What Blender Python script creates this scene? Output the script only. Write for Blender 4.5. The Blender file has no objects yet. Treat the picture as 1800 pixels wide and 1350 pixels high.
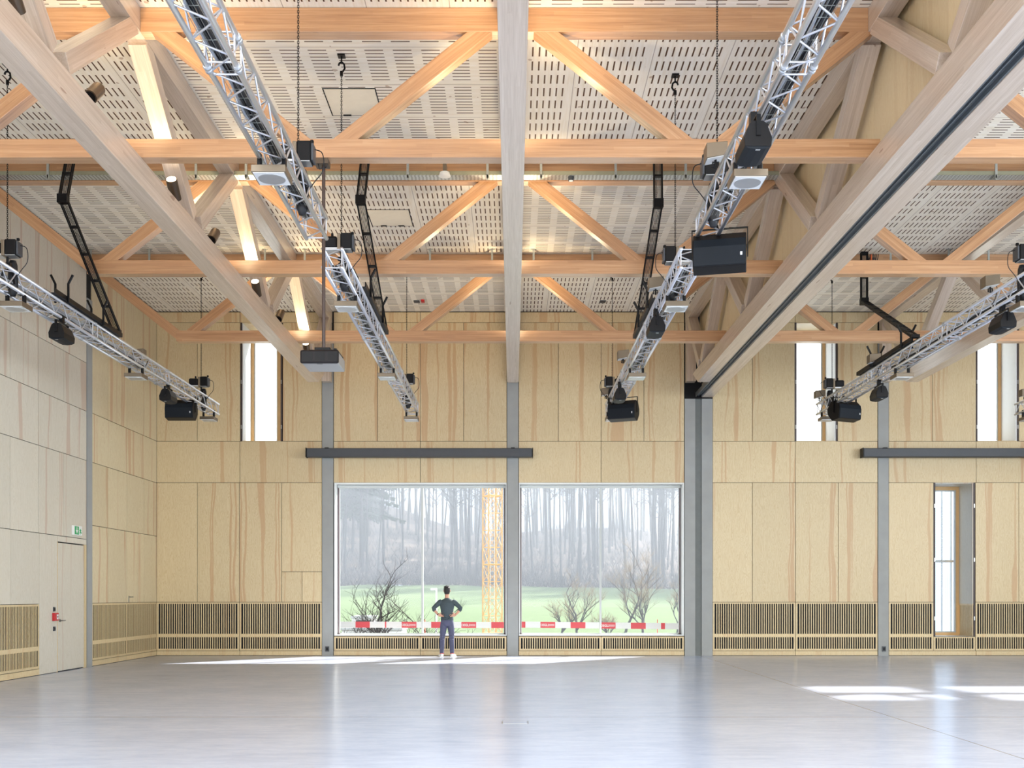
import bpy, bmesh, math, random
from mathutils import Vector, Matrix, noise
S = bpy.context.scene
C = S.collection
PI = math.pi
# ------------------------------------------------------------------ camera
F = 1865.0            # focal length in pixels of the 1800 px wide frame
EYE = 1.548
CX, CY = 901.5, 1048.0
cd = bpy.data.cameras.new('camera'); cam = bpy.data.objects.new('camera', cd); C.objects.link(cam)
cd.sensor_width = 36; cd.sensor_fit = 'HORIZONTAL'; cd.lens = F/1800*36
cd.shift_x = -(CX-900)/1800; cd.shift_y = (CY-675)/1800
cd.clip_end = 1500; cam.location = (0, 0, EYE); cam.rotation_euler = (PI/2, 0, 0)
S.camera = cam
# ------------------------------------------------------------------ world, sun, fill lights, exposure
S.view_settings.view_transform = 'Standard'; S.view_settings.look = 'None'
S.view_settings.gamma = 1; S.view_settings.use_curve_mapping = False
S.view_settings.exposure = 0.12
W = bpy.data.worlds.new('sky'); S.world = W; W.use_nodes = True
bgn = W.node_tree.nodes['Background']
bgn.inputs[0].default_value = (0.80, 0.90, 1.0, 1); bgn.inputs[1].default_value = 1.6
def light(name, kind, loc, energy, color=(1, 1, 1), direction=None, **kw):
    d = bpy.data.lights.new(name, kind); d.energy = energy; d.color = color
    for k, v in kw.items(): setattr(d, k, v)
    o = bpy.data.objects.new(name, d); C.objects.link(o); o.location = loc
    if direction is not None: o.rotation_euler = Vector(direction).to_track_quat('-Z', 'Y').to_euler()
    return o
SUN = Vector((-3.6, -3.57, -4.12))
light('sun', 'SUN', (30, 60, 60), 17.0, (1.0, 0.95, 0.88), SUN, angle=math.radians(1.5))
# added area lights outside the view, brightening walls, floor and timber like daylight
light('fill_rear', 'AREA', (3.5, -7.6, 4.4), 2200, (0.80, 0.90, 1.0), (0, 1, 0.02), shape='RECTANGLE', size=24, size_y=7.0)
light('fill_right', 'AREA', (18.6, 6.0, 4.2), 3300, (0.76, 0.88, 1.0), (-1, 0, 0.0), shape='RECTANGLE', size=20, size_y=5.5)
light('fill_left', 'AREA', (-9.0, -0.5, 4.6), 1500, (0.92, 0.95, 1.0), (1, 0.25, 0.05), shape='RECTANGLE', size=11, size_y=5.5)
light('fill_roof', 'AREA', (4.6, 1.5, 8.9), 4300, (0.84, 0.91, 1.0), (0, 0.0, -1), shape='RECTANGLE', size=26, size_y=9.0)
# ------------------------------------------------------------------ measurements
D = 27.63; SC = F/D          # depth of the gable wall, its pixels per metre
P = 4.82                     # structural grid
def X(px, d=D): return (px-CX)*d/F
def Z(py, d=D): return EYE+(CY-py)*d/F
TR = [13.46, 18.28, 23.10]   # centre depths of the cross trusses in view
ZB0, ZB1 = EYE+5.17, EYE+5.526     # longitudinal beams
ZC0, ZC1 = EYE+5.526, EYE+5.76     # bottom chords of the cross trusses
ZU0, ZU1 = EYE+7.109, EYE+7.418    # upper chords
ZCEIL = ZU1
XL = -9.276; XR = 19.1; YREAR = -8.0
# ------------------------------------------------------------------ node helpers
def lin(r, g, b):
    f = lambda c: (c/255/12.92) if c/255 <= .04045 else ((c/255+.055)/1.055)**2.4
    return (f(r), f(g), f(b), 1)
class NT:
    def __init__(s, name):
        s.m = bpy.data.materials.new(name); s.m.use_nodes = True; s.t = s.m.node_tree
        s.b = s.t.nodes['Principled BSDF']; s.out = s.t.nodes['Material Output']
    def n(s, typ, **kw):
        o = s.t.nodes.new(typ)
        for k, v in kw.items(): setattr(o, k, v)
        return o
    def link(s, a, b): s.t.links.new(a, b)
    def put(s, sock, v):
        if isinstance(v, bpy.types.NodeSocket): s.link(v, sock)
        else: sock.default_value = v
    def math(s, op, a, b=0.0, c=0.0):
        o = s.n('ShaderNodeMath', operation=op)
        s.put(o.inputs[0], a); s.put(o.inputs[1], b); s.put(o.inputs[2], c)
        return o.outputs[0]
    def coord(s, kind='Object'): return s.n('ShaderNodeTexCoord').outputs[kind]
    def sep(s, v):
        o = s.n('ShaderNodeSeparateXYZ'); s.link(v, o.inputs[0]); return o.outputs
    def comb(s, x=0., y=0., z=0.):
        o = s.n('ShaderNodeCombineXYZ'); s.put(o.inputs[0], x); s.put(o.inputs[1], y); s.put(o.inputs[2], z); return o.outputs[0]
    def noise(s, v, scale, detail=2, rough=.5, dist=0.):
        o = s.n('ShaderNodeTexNoise'); s.link(v, o.inputs['Vector'])
        o.inputs['Scale'].default_value = scale; o.inputs['Detail'].default_value = detail
        o.inputs['Roughness'].default_value = rough; o.inputs['Distortion'].default_value = dist
        return o.outputs[0]
    def ramp(s, f, stops):
        o = s.n('ShaderNodeValToRGB'); s.link(f, o.inputs[0]); e = o.color_ramp.elements
        while len(e) < len(stops): e.new(.5)
        for i, (p, c) in enumerate(stops): e[i].position = p; e[i].color = c
        return o.outputs[0]
    def mix(s, f, a, b, mode='MIX'):
        o = s.n('ShaderNodeMix', data_type='RGBA', blend_type=mode)
        s.put(o.inputs[0], f); s.put(o.inputs[6], a); s.put(o.inputs[7], b); return o.outputs[2]
    def bump(s, h, strength=.2, dist=.01):
        o = s.n('ShaderNodeBump'); s.link(h, o.inputs['Height']); o.inputs['Strength'].default_value = strength
        o.inputs['Distance'].default_value = dist; s.link(o.outputs[0], s.b.inputs['Normal'])
    def base(s, c): s.put(s.b.inputs['Base Color'], c)
    def set(s, rough=None, metal=None, spec=None):
        if rough is not None: s.put(s.b.inputs['Roughness'], rough)
        if metal is not None: s.put(s.b.inputs['Metallic'], metal)
        if spec is not None: s.put(s.b.inputs['Specular IOR Level'], spec)
        return s
g4 = lambda v: (v, v, v, 1)
def plain(name, col, rough=.5, metal=0., spec=.5, var=.12, scale=9.):
    t = NT(name); c = t.coord()
    f = t.noise(c, scale, 3)
    t.base(t.mix(f, tuple(x*(1-var) for x in col[:3])+(1,), tuple(min(1, x*(1+var)) for x in col[:3])+(1,)))
    t.set(rough, metal, spec); return t.m
def glulam(name, a, b, c2):
    """laminated timber, grain along the local x axis"""
    t = NT(name); x, y, z = t.sep(t.coord())
    v = t.math('ADD', y, z)
    rnd = t.n('ShaderNodeObjectInfo').outputs['Random']
    lam = t.math('FLOOR', t.math('DIVIDE', v, .042))
    xo = t.math('ADD', t.math('MULTIPLY', x, .55), t.math('MULTIPLY', rnd, 31.))
    lamc = t.comb(t.math('FLOOR', t.math('ADD', xo, t.math('MULTIPLY', lam, .37))), t.math('MULTIPLY', lam, 3.1), rnd)
    wn = t.n('ShaderNodeTexWhiteNoise', noise_dimensions='3D'); t.link(lamc, wn.inputs[0])
    grain = t.noise(t.comb(t.math('MULTIPLY', xo, 1.6), t.math('MULTIPLY', y, 30.), t.math('MULTIPLY', z, 30.)), 1.6, 4, .6, .6)
    f = t.math('ADD', t.math('MULTIPLY', wn.outputs[0], .20), t.math('MULTIPLY', grain, .80))
    col = t.ramp(f, [(.2, a), (.55, b), (.85, c2)])
    kn = t.noise(t.comb(t.math('MULTIPLY', xo, 2.2), t.math('MULTIPLY', y, 7.), t.math('MULTIPLY', z, 7.)), 1.5, 1)
    col = t.mix(t.math('MULTIPLY', t.math('GREATER_THAN', kn, .78), .55), col, lin(110, 62, 34))
    t.base(col); t.set(.36, spec=.6); t.b.inputs['Coat Weight'].default_value = 1.; t.b.inputs['Coat Roughness'].default_value = .26; return t.m
def plywood(name, pale, mid, heart, heart_amt=.5):
    """vertical grain plywood cladding; every panel is an island with its own cut and tint"""
    t = NT(name); x, y, z = t.sep(t.coord())
    rnd = t.n('ShaderNodeNewGeometry').outputs['Random Per Island']
    u = t.math('ADD', t.math('ADD', x, y), t.math('MULTIPLY', rnd, 57.))
    wob = t.noise(t.comb(t.math('MULTIPLY', u, 2.3), 0., t.math('MULTIPLY', z, .5)), 1., 2)
    fine = t.noise(t.comb(t.math('MULTIPLY', u, 9.), t.math('MULTIPLY', rnd, 9.), t.math('MULTIPLY', z, .9)), 1.3, 3, .55, 1.6)
    rings = t.math('FRACT', t.math('MULTIPLY', fine, 9.))
    rings = t.math('POWER', t.math('ABSOLUTE', t.math('SUBTRACT', t.math('MULTIPLY', rings, 2.), 1.)), 2.2)
    col = t.mix(rings, pale, mid)
    uu = t.math('ADD', u, t.math('MULTIPLY', wob, .30))
    st = t.noise(t.comb(t.math('MULTIPLY', uu, 3.4), 0., t.math('MULTIPLY', z, .035)), 1., 2, .5)
    stf = t.ramp(st, [(.575, g4(0)), (.60, g4(heart_amt)), (.66, g4(heart_amt)), (.68, g4(0))])
    st2 = t.noise(t.comb(t.math('MULTIPLY', uu, 1.1), 7., t.math('MULTIPLY', z, .02)), 1., 1)
    col = t.mix(t.math('MULTIPLY', st2, .35), col, mid)
    col = t.mix(stf, col, heart)
    col = t.mix(t.math('MULTIPLY', rnd, .22), col, mid)
    hs = t.n('ShaderNodeHueSaturation'); t.link(col, hs.inputs['Color'])
    t.put(hs.inputs['Value'], t.math('ADD', .95, t.math('MULTIPLY', t.math('FRACT', t.math('MULTIPLY', rnd, 7.3)), .1)))
    t.base(hs.outputs[0]); t.set(.42, spec=.5); return t.m
M = {}
M['glulam'] = glulam('glulam_spruce', lin(160, 112, 74), lin(192, 144, 100), lin(210, 168, 128))
M['glulam_ash'] = glulam('glulam_ash', lin(178, 158, 138), lin(202, 184, 166), lin(220, 206, 192))
M['ply'] = plywood('plywood_pine', lin(217, 200, 162), lin(199, 175, 133), lin(192, 151, 110), .7)
M['ply_glare'] = plywood('plywood_pine_glare', lin(218, 212, 198), lin(204, 196, 178), lin(196, 170, 150), .75)  # same pine as the far wall, cool daylight glare put into its colour
M['ply_half_glare'] = plywood('plywood_pine_half_glare', lin(220, 208, 176), lin(203, 184, 146), lin(196, 158, 122), .8)  # same pine again, weaker glare put into the colour near the corner
M['ply_trim'] = plywood('plywood_trim', lin(219, 201, 161), lin(205, 179, 134), lin(198, 156, 111), .3)
M['panel'] = plywood('three_ply_spruce', lin(238, 220, 182), lin(228, 204, 160), lin(214, 184, 138), .25)
M['concrete'] = plain('concrete', lin(158, 160, 158), .8, var=.12, scale=3.)
M['white'] = plain('white_paint', lin(232, 234, 232), .5, var=.03)
M['frame_grey'] = plain('window_frame_grey', lin(190, 194, 192), .4, var=.04)
M['dark'] = plain('dark_fleece', lin(22, 23, 26), .95, var=.2)
M['black'] = plain('black_paint', lin(15, 15, 17), .4, 0., .18, var=.2)
M['blacktrim'] = plain('anthracite_housing', lin(58, 62, 68), .45, var=.08)
M['bronze'] = plain('bronze_housing', lin(120, 108, 92), .4, .6, var=.06)
M['bronze_dark'] = plain('dark_bronze_tube', lin(92, 80, 68), .35, .7, var=.1)
M['alu'] = plain('aluminium_tube', lin(216, 219, 226), .32, .8, var=.05, scale=30)
M['alu_matt'] = plain('aluminium_matt', lin(190, 194, 198), .42, .9, var=.06)
M['galv'] = plain('galvanised_steel', lin(176, 180, 176), .45, .85, var=.2, scale=40)
M['cable'] = plain('black_cable', lin(22, 24, 28), .5, var=.2)
M['cable_grey'] = plain('grey_cable', lin(150, 154, 160), .4, var=.1)
M['orange'] = plain('orange_connector', lin(214, 96, 44), .5)
M['red'] = plain('red_plastic', lin(190, 34, 40), .4)
M['speaker'] = plain('speaker_cabinet', lin(20, 19, 20), .45, 0., .18, var=.1)
M['grille'] = plain('speaker_grille', lin(20, 26, 33), .55, 0., .18, var=.1, scale=200)
M['steel'] = plain('brushed_steel', lin(150, 150, 148), .3, .9)
M['rail'] = plain('dark_curtain_rail', lin(112, 118, 122), .35, .5, var=.1)
M['lens'] = plain('frosted_lens', lin(220, 222, 222), .18, var=.05)
M['ceil_plate'] = plain('spruce_hatch', lin(236, 226, 204), .6, var=.06)
M['winwood'] = plain('window_timber', lin(216, 176, 122), .5, var=.08)
# ------------------------------------------------------------------ mesh helpers
class MB:
    def __init__(s): s.v = []; s.f = []
    def box(s, x0, x1, y0, y1, z0, z1):
        n = len(s.v)
        s.v += [(x, y, z) for x in (x0, x1) for y in (y0, y1) for z in (z0, z1)]
        s.f += [tuple(n+i for i in q) for q in ((0, 1, 3, 2), (4, 6, 7, 5), (0, 4, 5, 1), (2, 3, 7, 6), (0, 2, 6, 4), (1, 5, 7, 3))]
        return s
    def obox(s, c, ax, ay, az):
        """box from a centre and three half-axis vectors"""
        n = len(s.v); c = Vector(c); ax, ay, az = Vector(ax), Vector(ay), Vector(az)
        s.v += [tuple(c+i*ax+j*ay+k*az) for i in (-1, 1) for j in (-1, 1) for k in (-1, 1)]
        s.f += [tuple(n+i for i in q) for q in ((0, 1, 3, 2), (4, 6, 7, 5), (0, 4, 5, 1), (2, 3, 7, 6), (0, 2, 6, 4), (1, 5, 7, 3))]
        return s
    def tube(s, p0, p1, r0, r1=None, n=8, cap=True):
        r1 = r0 if r1 is None else r1
        p0, p1 = Vector(p0), Vector(p1); d = (p1-p0)
        if d.length < 1e-6: return s
        d.normalize(); a = d.orthogonal().normalized(); b = d.cross(a); k = len(s.v)
        for p, r in ((p0, r0), (p1, r1)):
            for i in range(n):
                t = 2*PI*i/n; s.v.append(tuple(p+a*(r*math.cos(t))+b*(r*math.sin(t))))
        for i in range(n): j = (i+1) % n; s.f.append((k+i, k+j, k+n+j, k+n+i))
        if cap: s.f.append(tuple(k+i for i in reversed(range(n)))); s.f.append(tuple(k+n+i for i in range(n)))
        return s
    def path(s, pts, r, n=6):
        pts = [Vector(p) for p in pts]; rs = r if isinstance(r, (list, tuple)) else [r]*len(pts)
        k0 = len(s.v); a = None
        for i, p in enumerate(pts):
            d = (pts[min(i+1, len(pts)-1)]-pts[max(i-1, 0)]).normalized()
            a = d.orthogonal().normalized() if a is None else (a-d*a.dot(d)).normalized()
            b = d.cross(a)
            for q in range(n):
                t = 2*PI*q/n; s.v.append(tuple(p+a*(rs[i]*math.cos(t))+b*(rs[i]*math.sin(t))))
        for i in range(len(pts)-1):
            for q in range(n):
                j = (q+1) % n; s.f.append((k0+i*n+q, k0+i*n+j, k0+(i+1)*n+j, k0+(i+1)*n+q))
        s.f.append(tuple(k0+q for q in reversed(range(n)))); e = k0+(len(pts)-1)*n
        s.f.append(tuple(e+q for q in range(n))); return s
    def prism(s, poly, axis, a0, a1):
        """extrude a 2-D polygon along x ('x': poly=(y,z)) or y ('y': poly=(x,z)) or z"""
        n = len(poly); k = len(s.v)
        for a in (a0, a1):
            for p, q in poly: s.v.append({'x': (a, p, q), 'y': (p, a, q), 'z': (p, q, a)}[axis])
        for i in range(n): j = (i+1) % n; s.f.append((k+i, k+j, k+n+j, k+n+i))
        s.f.append(tuple(k+i for i in reversed(range(n)))); s.f.append(tuple(k+n+i for i in range(n))); return s
    def loft(s, rings, cap=True):
        n = len(rings[0]); k = len(s.v)
        for r in rings: s.v += [tuple(p) for p in r]
        for i in range(len(rings)-1):
            for q in range(n):
                j = (q+1) % n; s.f.append((k+i*n+q, k+i*n+j, k+(i+1)*n+j, k+(i+1)*n+q))
        if cap:
            s.f.append(tuple(k+q for q in reversed(range(n)))); e = k+(len(rings)-1)*n; s.f.append(tuple(e+q for q in range(n)))
        return s
    def cable(s, pts, r, n=6, k=5):
        P_ = [Vector(p) for p in pts]; P_ = [P_[0]*2-P_[1]]+P_+[P_[-1]*2-P_[-2]]; out = []
        for i in range(1, len(P_)-2):
            for j in range(k):
                t_ = j/k; a, b, c, d = P_[i-1:i+3]
                out.append(.5*((2*b)+(c-a)*t_+(2*a-5*b+4*c-d)*t_*t_+(3*b-a-3*c+d)*t_**3))
        out.append(P_[-2]); return s.path(out, r, n)
    def mesh(s, name):
        m = bpy.data.meshes.new(name); m.from_pydata(s.v, [], s.f); m.validate()
        b = bmesh.new(); b.from_mesh(m); bmesh.ops.recalc_face_normals(b, faces=b.faces); b.to_mesh(m); b.free()
        return m
    def obj(s, name, mat, parent=None, bevel=0, smooth=False):
        m = s.mesh(name); m.materials.append(mat if not isinstance(mat, str) else M[mat])
        if smooth: m.shade_smooth() if hasattr(m, 'shade_smooth') else None
        o = bpy.data.objects.new(name, m); C.objects.link(o)
        if smooth:
            for p in m.polygons: p.use_smooth = True
        if bevel:
            bv = o.modifiers.new('bevel', 'BEVEL'); bv.width = bevel; bv.segments = 2; bv.limit_method = 'ANGLE'
        if parent is not None: hang(o, parent)
        return o
def wloc(o):
    v = Vector(o.location)
    while o.parent is not None: o = o.parent; v = v+Vector(o.location)
    return v
def hang(o, parent):
    """parent o, keeping its place (parents here are never rotated while building)"""
    w = Vector(o.location); o.parent = parent; o.location = w-wloc(parent); return o
def tag(o, label=None, cat=None, group=None, kind=None):
    if label: o['label'] = label
    if cat: o['category'] = cat
    if group: o['group'] = group
    if kind: o['kind'] = kind
    return o
def thing(name, label, cat, loc=(0, 0, 0), group=None):
    o = bpy.data.objects.new(name, None); C.objects.link(o); o.location = loc; o.empty_display_size = .1
    return tag(o, label, cat, group)
def struct(o): o['kind'] = 'structure'; return o
def copy_tree(o, parent=None):
    c = o.copy(); C.objects.link(c); c.parent = parent
    for ch in list(o.children): copy_tree(ch, c)
    return c
def beam(name, p0, p1, w, h, mat, parent=None, end0=0., end1=0., up=(0, 0, 1)):
    """timber from p0 to p1 (centre line); w across, h in the up direction; end0/end1 shorten the lower edge (raked cut)"""
    p0, p1 = Vector(p0), Vector(p1); L = (p1-p0).length; x = (p1-p0).normalized()
    y = Vector(up).cross(x).normalized(); z = x.cross(y)
    b = MB(); k = 0
    b.v = [(-L/2+end0, -w/2, -h/2), (-L/2+end0, w/2, -h/2), (-L/2, w/2, h/2), (-L/2, -w/2, h/2),
           (L/2-end1, -w/2, -h/2), (L/2-end1, w/2, -h/2), (L/2, w/2, h/2), (L/2, -w/2, h/2)]
    b.f = [(0, 1, 2, 3), (4, 7, 6, 5), (0, 4, 5, 1), (1, 5, 6, 2), (2, 6, 7, 3), (3, 7, 4, 0)]
    o = b.obj(name, mat, None, bevel=.006)
    m = Matrix((x, y, z)).transposed().to_4x4(); m.translation = (p0+p1)/2
    o.rotation_euler = m.to_euler(); o.location = m.translation
    if parent is not None: hang(o, parent)
    return o
random.seed(4)
# ------------------------------------------------------------------ floor
t = NT('polished_concrete'); co = t.coord(); x, y, z = t.sep(co)
n1 = t.noise(co, .7, 5, .6); n2 = t.noise(t.comb(t.math('MULTIPLY', x, .8), t.math('MULTIPLY', y, 3.), 0.), 2.2, 5, .65, .4)
n3 = t.noise(t.comb(t.math('MULTIPLY', x, 2.5), t.math('MULTIPLY', y, 9.), 0.), 4., 3, .6)
f = t.math('ADD', t.math('MULTIPLY', n1, .5), t.math('MULTIPLY', n2, .5))
col = t.ramp(f, [(.3, lin(162, 170, 190)), (.5, lin(176, 184, 203)), (.72, lin(190, 197, 214))])
jl = t.math('MAXIMUM', t.math('LESS_THAN', t.math('ABSOLUTE', t.math('SUBTRACT', y, 13.6)), .013), t.math('LESS_THAN', t.math('ABSOLUTE', t.math('SUBTRACT', x, 4.86)), .009))
jl = t.math('MULTIPLY', jl, .8)
t.base(t.mix(jl, col, lin(70, 70, 74)))
t.set(t.math('ADD', .16, t.math('MULTIPLY', n3, .13)), spec=.7)
t.bump(n3, .03, .01)
M['floor'] = t.m
struct(MB().box(XL-.3, XR+.3, YREAR-.3, D+1.2, -.3, 0).obj('floor', 'floor'))
# ------------------------------------------------------------------ ceiling of slotted spruce boards
t = NT('slotted_spruce'); x, y, z = t.sep(t.coord())
ix = t.math('FLOOR', t.math('DIVIDE', x, P)); ys = t.math('SUBTRACT', y, TR[0]); iy = t.math('FLOOR', t.math('DIVIDE', ys, P))
cxl = t.math('SUBTRACT', x, t.math('MULTIPLY', ix, P)); cyl = t.math('SUBTRACT', ys, t.math('MULTIPLY', iy, P))
par = t.math('ABSOLUTE', t.math('MODULO', t.math('ADD', ix, iy), 2.))
par = t.math('GREATER_THAN', par, .5)           # 1: slots along x
def sel(a, b): return t.math('ADD', t.math('MULTIPLY', par, a), t.math('MULTIPLY', t.math('SUBTRACT', 1., par), b))
a = sel(cxl, cyl); b = sel(cyl, cxl)
bp = t.math('MODULO', t.math('ADD', b, .18), 1.05)
sa = t.math('FRACT', t.math('DIVIDE', t.math('SUBTRACT', a, .10), .386))
inA = t.math('MULTIPLY', t.math('LESS_THAN', sa, .655), t.math('MULTIPLY', t.math('GREATER_THAN', a, .16), t.math('LESS_THAN', a, P-.16)))
sb = t.math('FRACT', t.math('DIVIDE', t.math('SUBTRACT', bp, .075), .0915))
inB = t.math('MULTIPLY', t.math('LESS_THAN', sb, .24), t.math('MULTIPLY', t.math('GREATER_THAN', bp, .075), t.math('LESS_THAN', bp, .985)))
inB = t.math('MULTIPLY', inB, t.math('MULTIPLY', t.math('GREATER_THAN', b, .16), t.math('LESS_THAN', b, P-.16)))
slot = t.math('MULTIPLY', inA, inB)
seam = t.math('LESS_THAN', bp, .012)
pid = t.math('FLOOR', t.math('DIVIDE', t.math('ADD', b, .18), 1.05))
gr = t.noise(t.comb(t.math('MULTIPLY', a, 1.), t.math('MULTIPLY', b, 14.), t.math('ADD', t.math('MULTIPLY', ix, 7.), iy)), 1.5, 4, .6)
col = t.ramp(gr, [(.3, lin(234, 223, 202)), (.5, lin(242, 234, 218)), (.75, lin(247, 241, 229))])
kn = t.noise(t.comb(t.math('MULTIPLY', x, 2.6), t.math('MULTIPLY', y, 2.6), 0.), 2.4, 1)
col = t.mix(t.math('MULTIPLY', t.math('GREATER_THAN', kn, .74), .5), col, lin(150, 104, 62))
col = t.mix(t.math('MULTIPLY', seam, .55), col, lin(120, 90, 60))
col = t.mix(slot, col, lin(88, 58, 34))
t.base(col); t.set(.6, spec=.2); M['ceiling'] = t.m
SKY_X0, SKY_X1, SKY_Y0, SKY_Y1 = 12.7, 18.2, 23.5, 26.3  # bounds of the added skylight opening
cl = MB()
cl.box(XL-.3, SKY_X0, YREAR-.3, D+1.2, ZCEIL, ZCEIL+.2); cl.box(SKY_X1, XR+.3, YREAR-.3, D+1.2, ZCEIL, ZCEIL+.2)
cl.box(SKY_X0, SKY_X1, YREAR-.3, SKY_Y0, ZCEIL, ZCEIL+.2); cl.box(SKY_X0, SKY_X1, SKY_Y1, D+1.2, ZCEIL, ZCEIL+.2)
struct(cl.obj('ceiling', 'ceiling'))
# ------------------------------------------------------------------ gable wall
def panels(b, plane, at, us, z0, z1, thick=.03, gap=.006, holes=()):
    """row of cladding boards between the joints us (plane 'x': back wall at y=at; 'y': side wall at x=at)"""
    for u0, u1 in zip(us[:-1], us[1:]):
        if any(abs(u0-h0) < .02 and abs(u1-h1) < .02 for h0, h1 in holes): continue
        if plane == 'x': b.box(u0+gap, u1-gap, at, at+thick, z0+gap, z1-gap)
        else: b.box(at-thick, at, u0+gap, u1-gap, z0+gap, z1-gap)
PX = lambda *a: [X(p) for p in a]
zt, zf, z1, z2, z3, z4 = ZCEIL-.02, Z(567), Z(775.5), Z(848.5), Z(1058.5), Z(1144)
cols = [(566, 586.5), (891, 911.7), (1203, 1252.6), (1542.8, 1562.2), (1868, 1888), (2178, 2200)]
b = MB()
bays = [(275.3, 566), (586.5, 891), (911.7, 1203), (1252.6, 1542.8), (1562.2, 1868), (1888, 2178)]
up = {0: [275.3, 347, 422.5, 497, 566], 1: [586.5, 663.5, 739, 815, 891], 2: [911.7, 981.5, 1056.5, 1132, 1203],
      3: [1252.6, 1322.5, 1397, 1472.5, 1542.8], 4: [1562.2, 1639, 1715.5, 1791, 1868], 5: [1888, 1960, 2032, 2105, 2178]}
mid = {0: [275.3, 421.7, 566], 1: [586.5, 738.7, 891], 2: [911.7, 1056.5, 1203], 3: [1252.6, 1398, 1542.8], 4: [1562.2, 1716, 1868], 5: [1888, 2033, 2178]}
for i, (a0, a1) in enumerate(bays):
    holes = {0: [(422.5, 497)], 3: [(1397, 1472.5)], 4: [(1715.5, 1791)]}.get(i, [])
    hx = [(X(p), X(q)) for p, q in holes]
    panels(b, 'x', D, PX(*up[i]), z1, zf, holes=hx)
    panels(b, 'x', D, PX(*mid[i]), zf, zt)
    panels(b, 'x', D, PX(*mid[i]), z2, z1)
    if i in (1, 2): continue
    low = {0: [275.3, 347, 420.7, 495.3, 566], 3: [1252.6, 1322.5, 1398.5, 1473.5, 1542.8], 4: [1562.2, 1641, 1714.5, 1791, 1868], 5: up[5]}[i]
    h4 = [(X(1641), X(1714.5))] if i == 4 else []
    if i == 0:
        panels(b, 'x', D, PX(*low[:4]), z3, z2); panels(b, 'x', D, PX(495.3, 566), Z(1005), z2); panels(b, 'x', D, PX(495.3, 531, 566), z3, Z(1005))
    else: panels(b, 'x', D, PX(*low), z3, z2, holes=h4)
struct(b.obj('wall_back', 'ply'))
# carcass behind the boards with the window openings cut out
def carcass(b, spans, y0, y1, z0, z1, holes):
    """solid wall between x spans with rectangular holes (x0,x1,z0,z1)"""
    xs = sorted(set([spans[0], spans[1]]+[h[0] for h in holes]+[h[1] for h in holes]))
    for x0, x1 in zip(xs[:-1], xs[1:]):
        hz = sorted([(h[2], h[3]) for h in holes if h[0] <= x0+1e-6 and h[1] >= x1-1e-6]); c = z0
        for h0, h1 in hz:
            if h0 > c+1e-4: b.box(x0, x1, y0, y1, c, h0)
            c = h1
        if c < z1: b.box(x0, x1, y0, y1, c, z1)
WIN = [(X(587.5), X(890.5), Z(1117.5), z2), (X(912.2), X(1202.6), Z(1117.5), z2)]
NAR = [(X(423), X(496), z1, zf), (X(1397.5), X(1472), z1, zf), (X(1716), X(1790.5), z1, zf), (X(1641.5), X(1714), Z(1119.5), z2)]
b = MB(); carcass(b, (XL, XR+.3), D+.032, D+.5, 0, ZCEIL, WIN+NAR); carcass(b, (XL, XR+.3), D+.5, D+.85, 0, ZCEIL, [(WIN[0][0]-.1, WIN[1][1]+.8, .2, z2+.7)]+NAR)
struct(b.obj('wall_back', 'dark'))
# skirting boards
b = MB()
for i, (a0, a1) in enumerate(bays):
    panels(b, 'x', D, PX(*mid[i]), .004, z4-.0, thick=.03)
struct(b.obj('baseboard_back', 'ply_trim'))
# grilles
def grille(x0, x1, zlo, zhi, rows, label, plane='x', at=D, name='ventilation_grille', group='slatted ventilation grilles along the foot of the walls'):
    c = (x0+x1)/2
    g = thing(name, label, 'grille', (c, at, zlo) if plane == 'x' else (at, c, zlo), group)
    L = (x1-x0)-.012; edge = .045; b = MB(); k = MB()
    n = max(3, round((L-2*edge)/.0594)); pit = (L-2*edge)/n; bar = pit*.41
    T = (0., .014 if plane == 'x' else .006)
    def bx(bb, u0, u1, t0, t1, q0, q1):
        if plane == 'x': bb.box(c+u0, c+u1, at+t0, at+t1, q0, q1)
        else: bb.box(at-t1, at-t0, c+u0, c+u1, q0, q1)
    zs = [zlo+.004]
    for r0, r1 in rows: zs += [r0, r1]
    zs.append(zhi-.004)
    for i in range(0, len(zs), 2): bx(b, -L/2, L/2, *T, zs[i], zs[i+1])
    for r0, r1 in rows:
        bx(b, -L/2, -L/2+edge, *T, r0, r1); bx(b, L/2-edge, L/2, *T, r0, r1)
        for j in range(n+1):
            u = -L/2+edge+j*pit-bar/2
            if j in (0, n): continue
            bx(b, u, u+bar, *T, r0, r1)
    bx(k, -L/2, L/2, .0142, .0152, zlo+.004, zhi-.004)
    b.obj('slatted_panel', 'ply_trim', g); k.obj('backing', 'dark', g); return g
rows = [(Z(1140.5), Z(1120)), (Z(1114.3), Z(1061.3))]
zg0 = Z(1144)
for (a0, a1, lab) in [(275.3, 420.7, 'tall slatted grille in the left corner of the far wall'), (420.7, 566, 'tall slatted grille left of the column beside the first big window'),
                      (1252.6, 1398.5, 'tall slatted grille right of the double concrete column'), (1398.5, 1542.8, 'tall slatted grille left of the column nearest the low narrow window'),
                      (1562.2, 1641, 'narrow tall slatted grille between column and low narrow window'), (1714.5, 1868, 'tall slatted grille right of the low narrow window'),]:
    grille(X(a0), X(a1), zg0, z3, rows, lab)
for (a0, a1, lab) in [(587, 738.7, 'low slatted grille under the left pane of the first big window'), (738.7, 890.5, 'low slatted grille under the right pane of the first big window, behind the man'),
                      (912.2, 1057, 'low slatted grille under the left pane of the second big window'), (1057, 1202.6, 'low slatted grille under the right pane of the second big window'),
                      (1641, 1714.5, 'low slatted grille under the low narrow window')]:
    grille(X(a0), X(a1), zg0, Z(1118.5), [(Z(1140.5), Z(1121.5))], lab)
grille(X(1888), X(2033), zg0, z3, rows, 'tall slatted grille beyond the right edge of the view')
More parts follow.
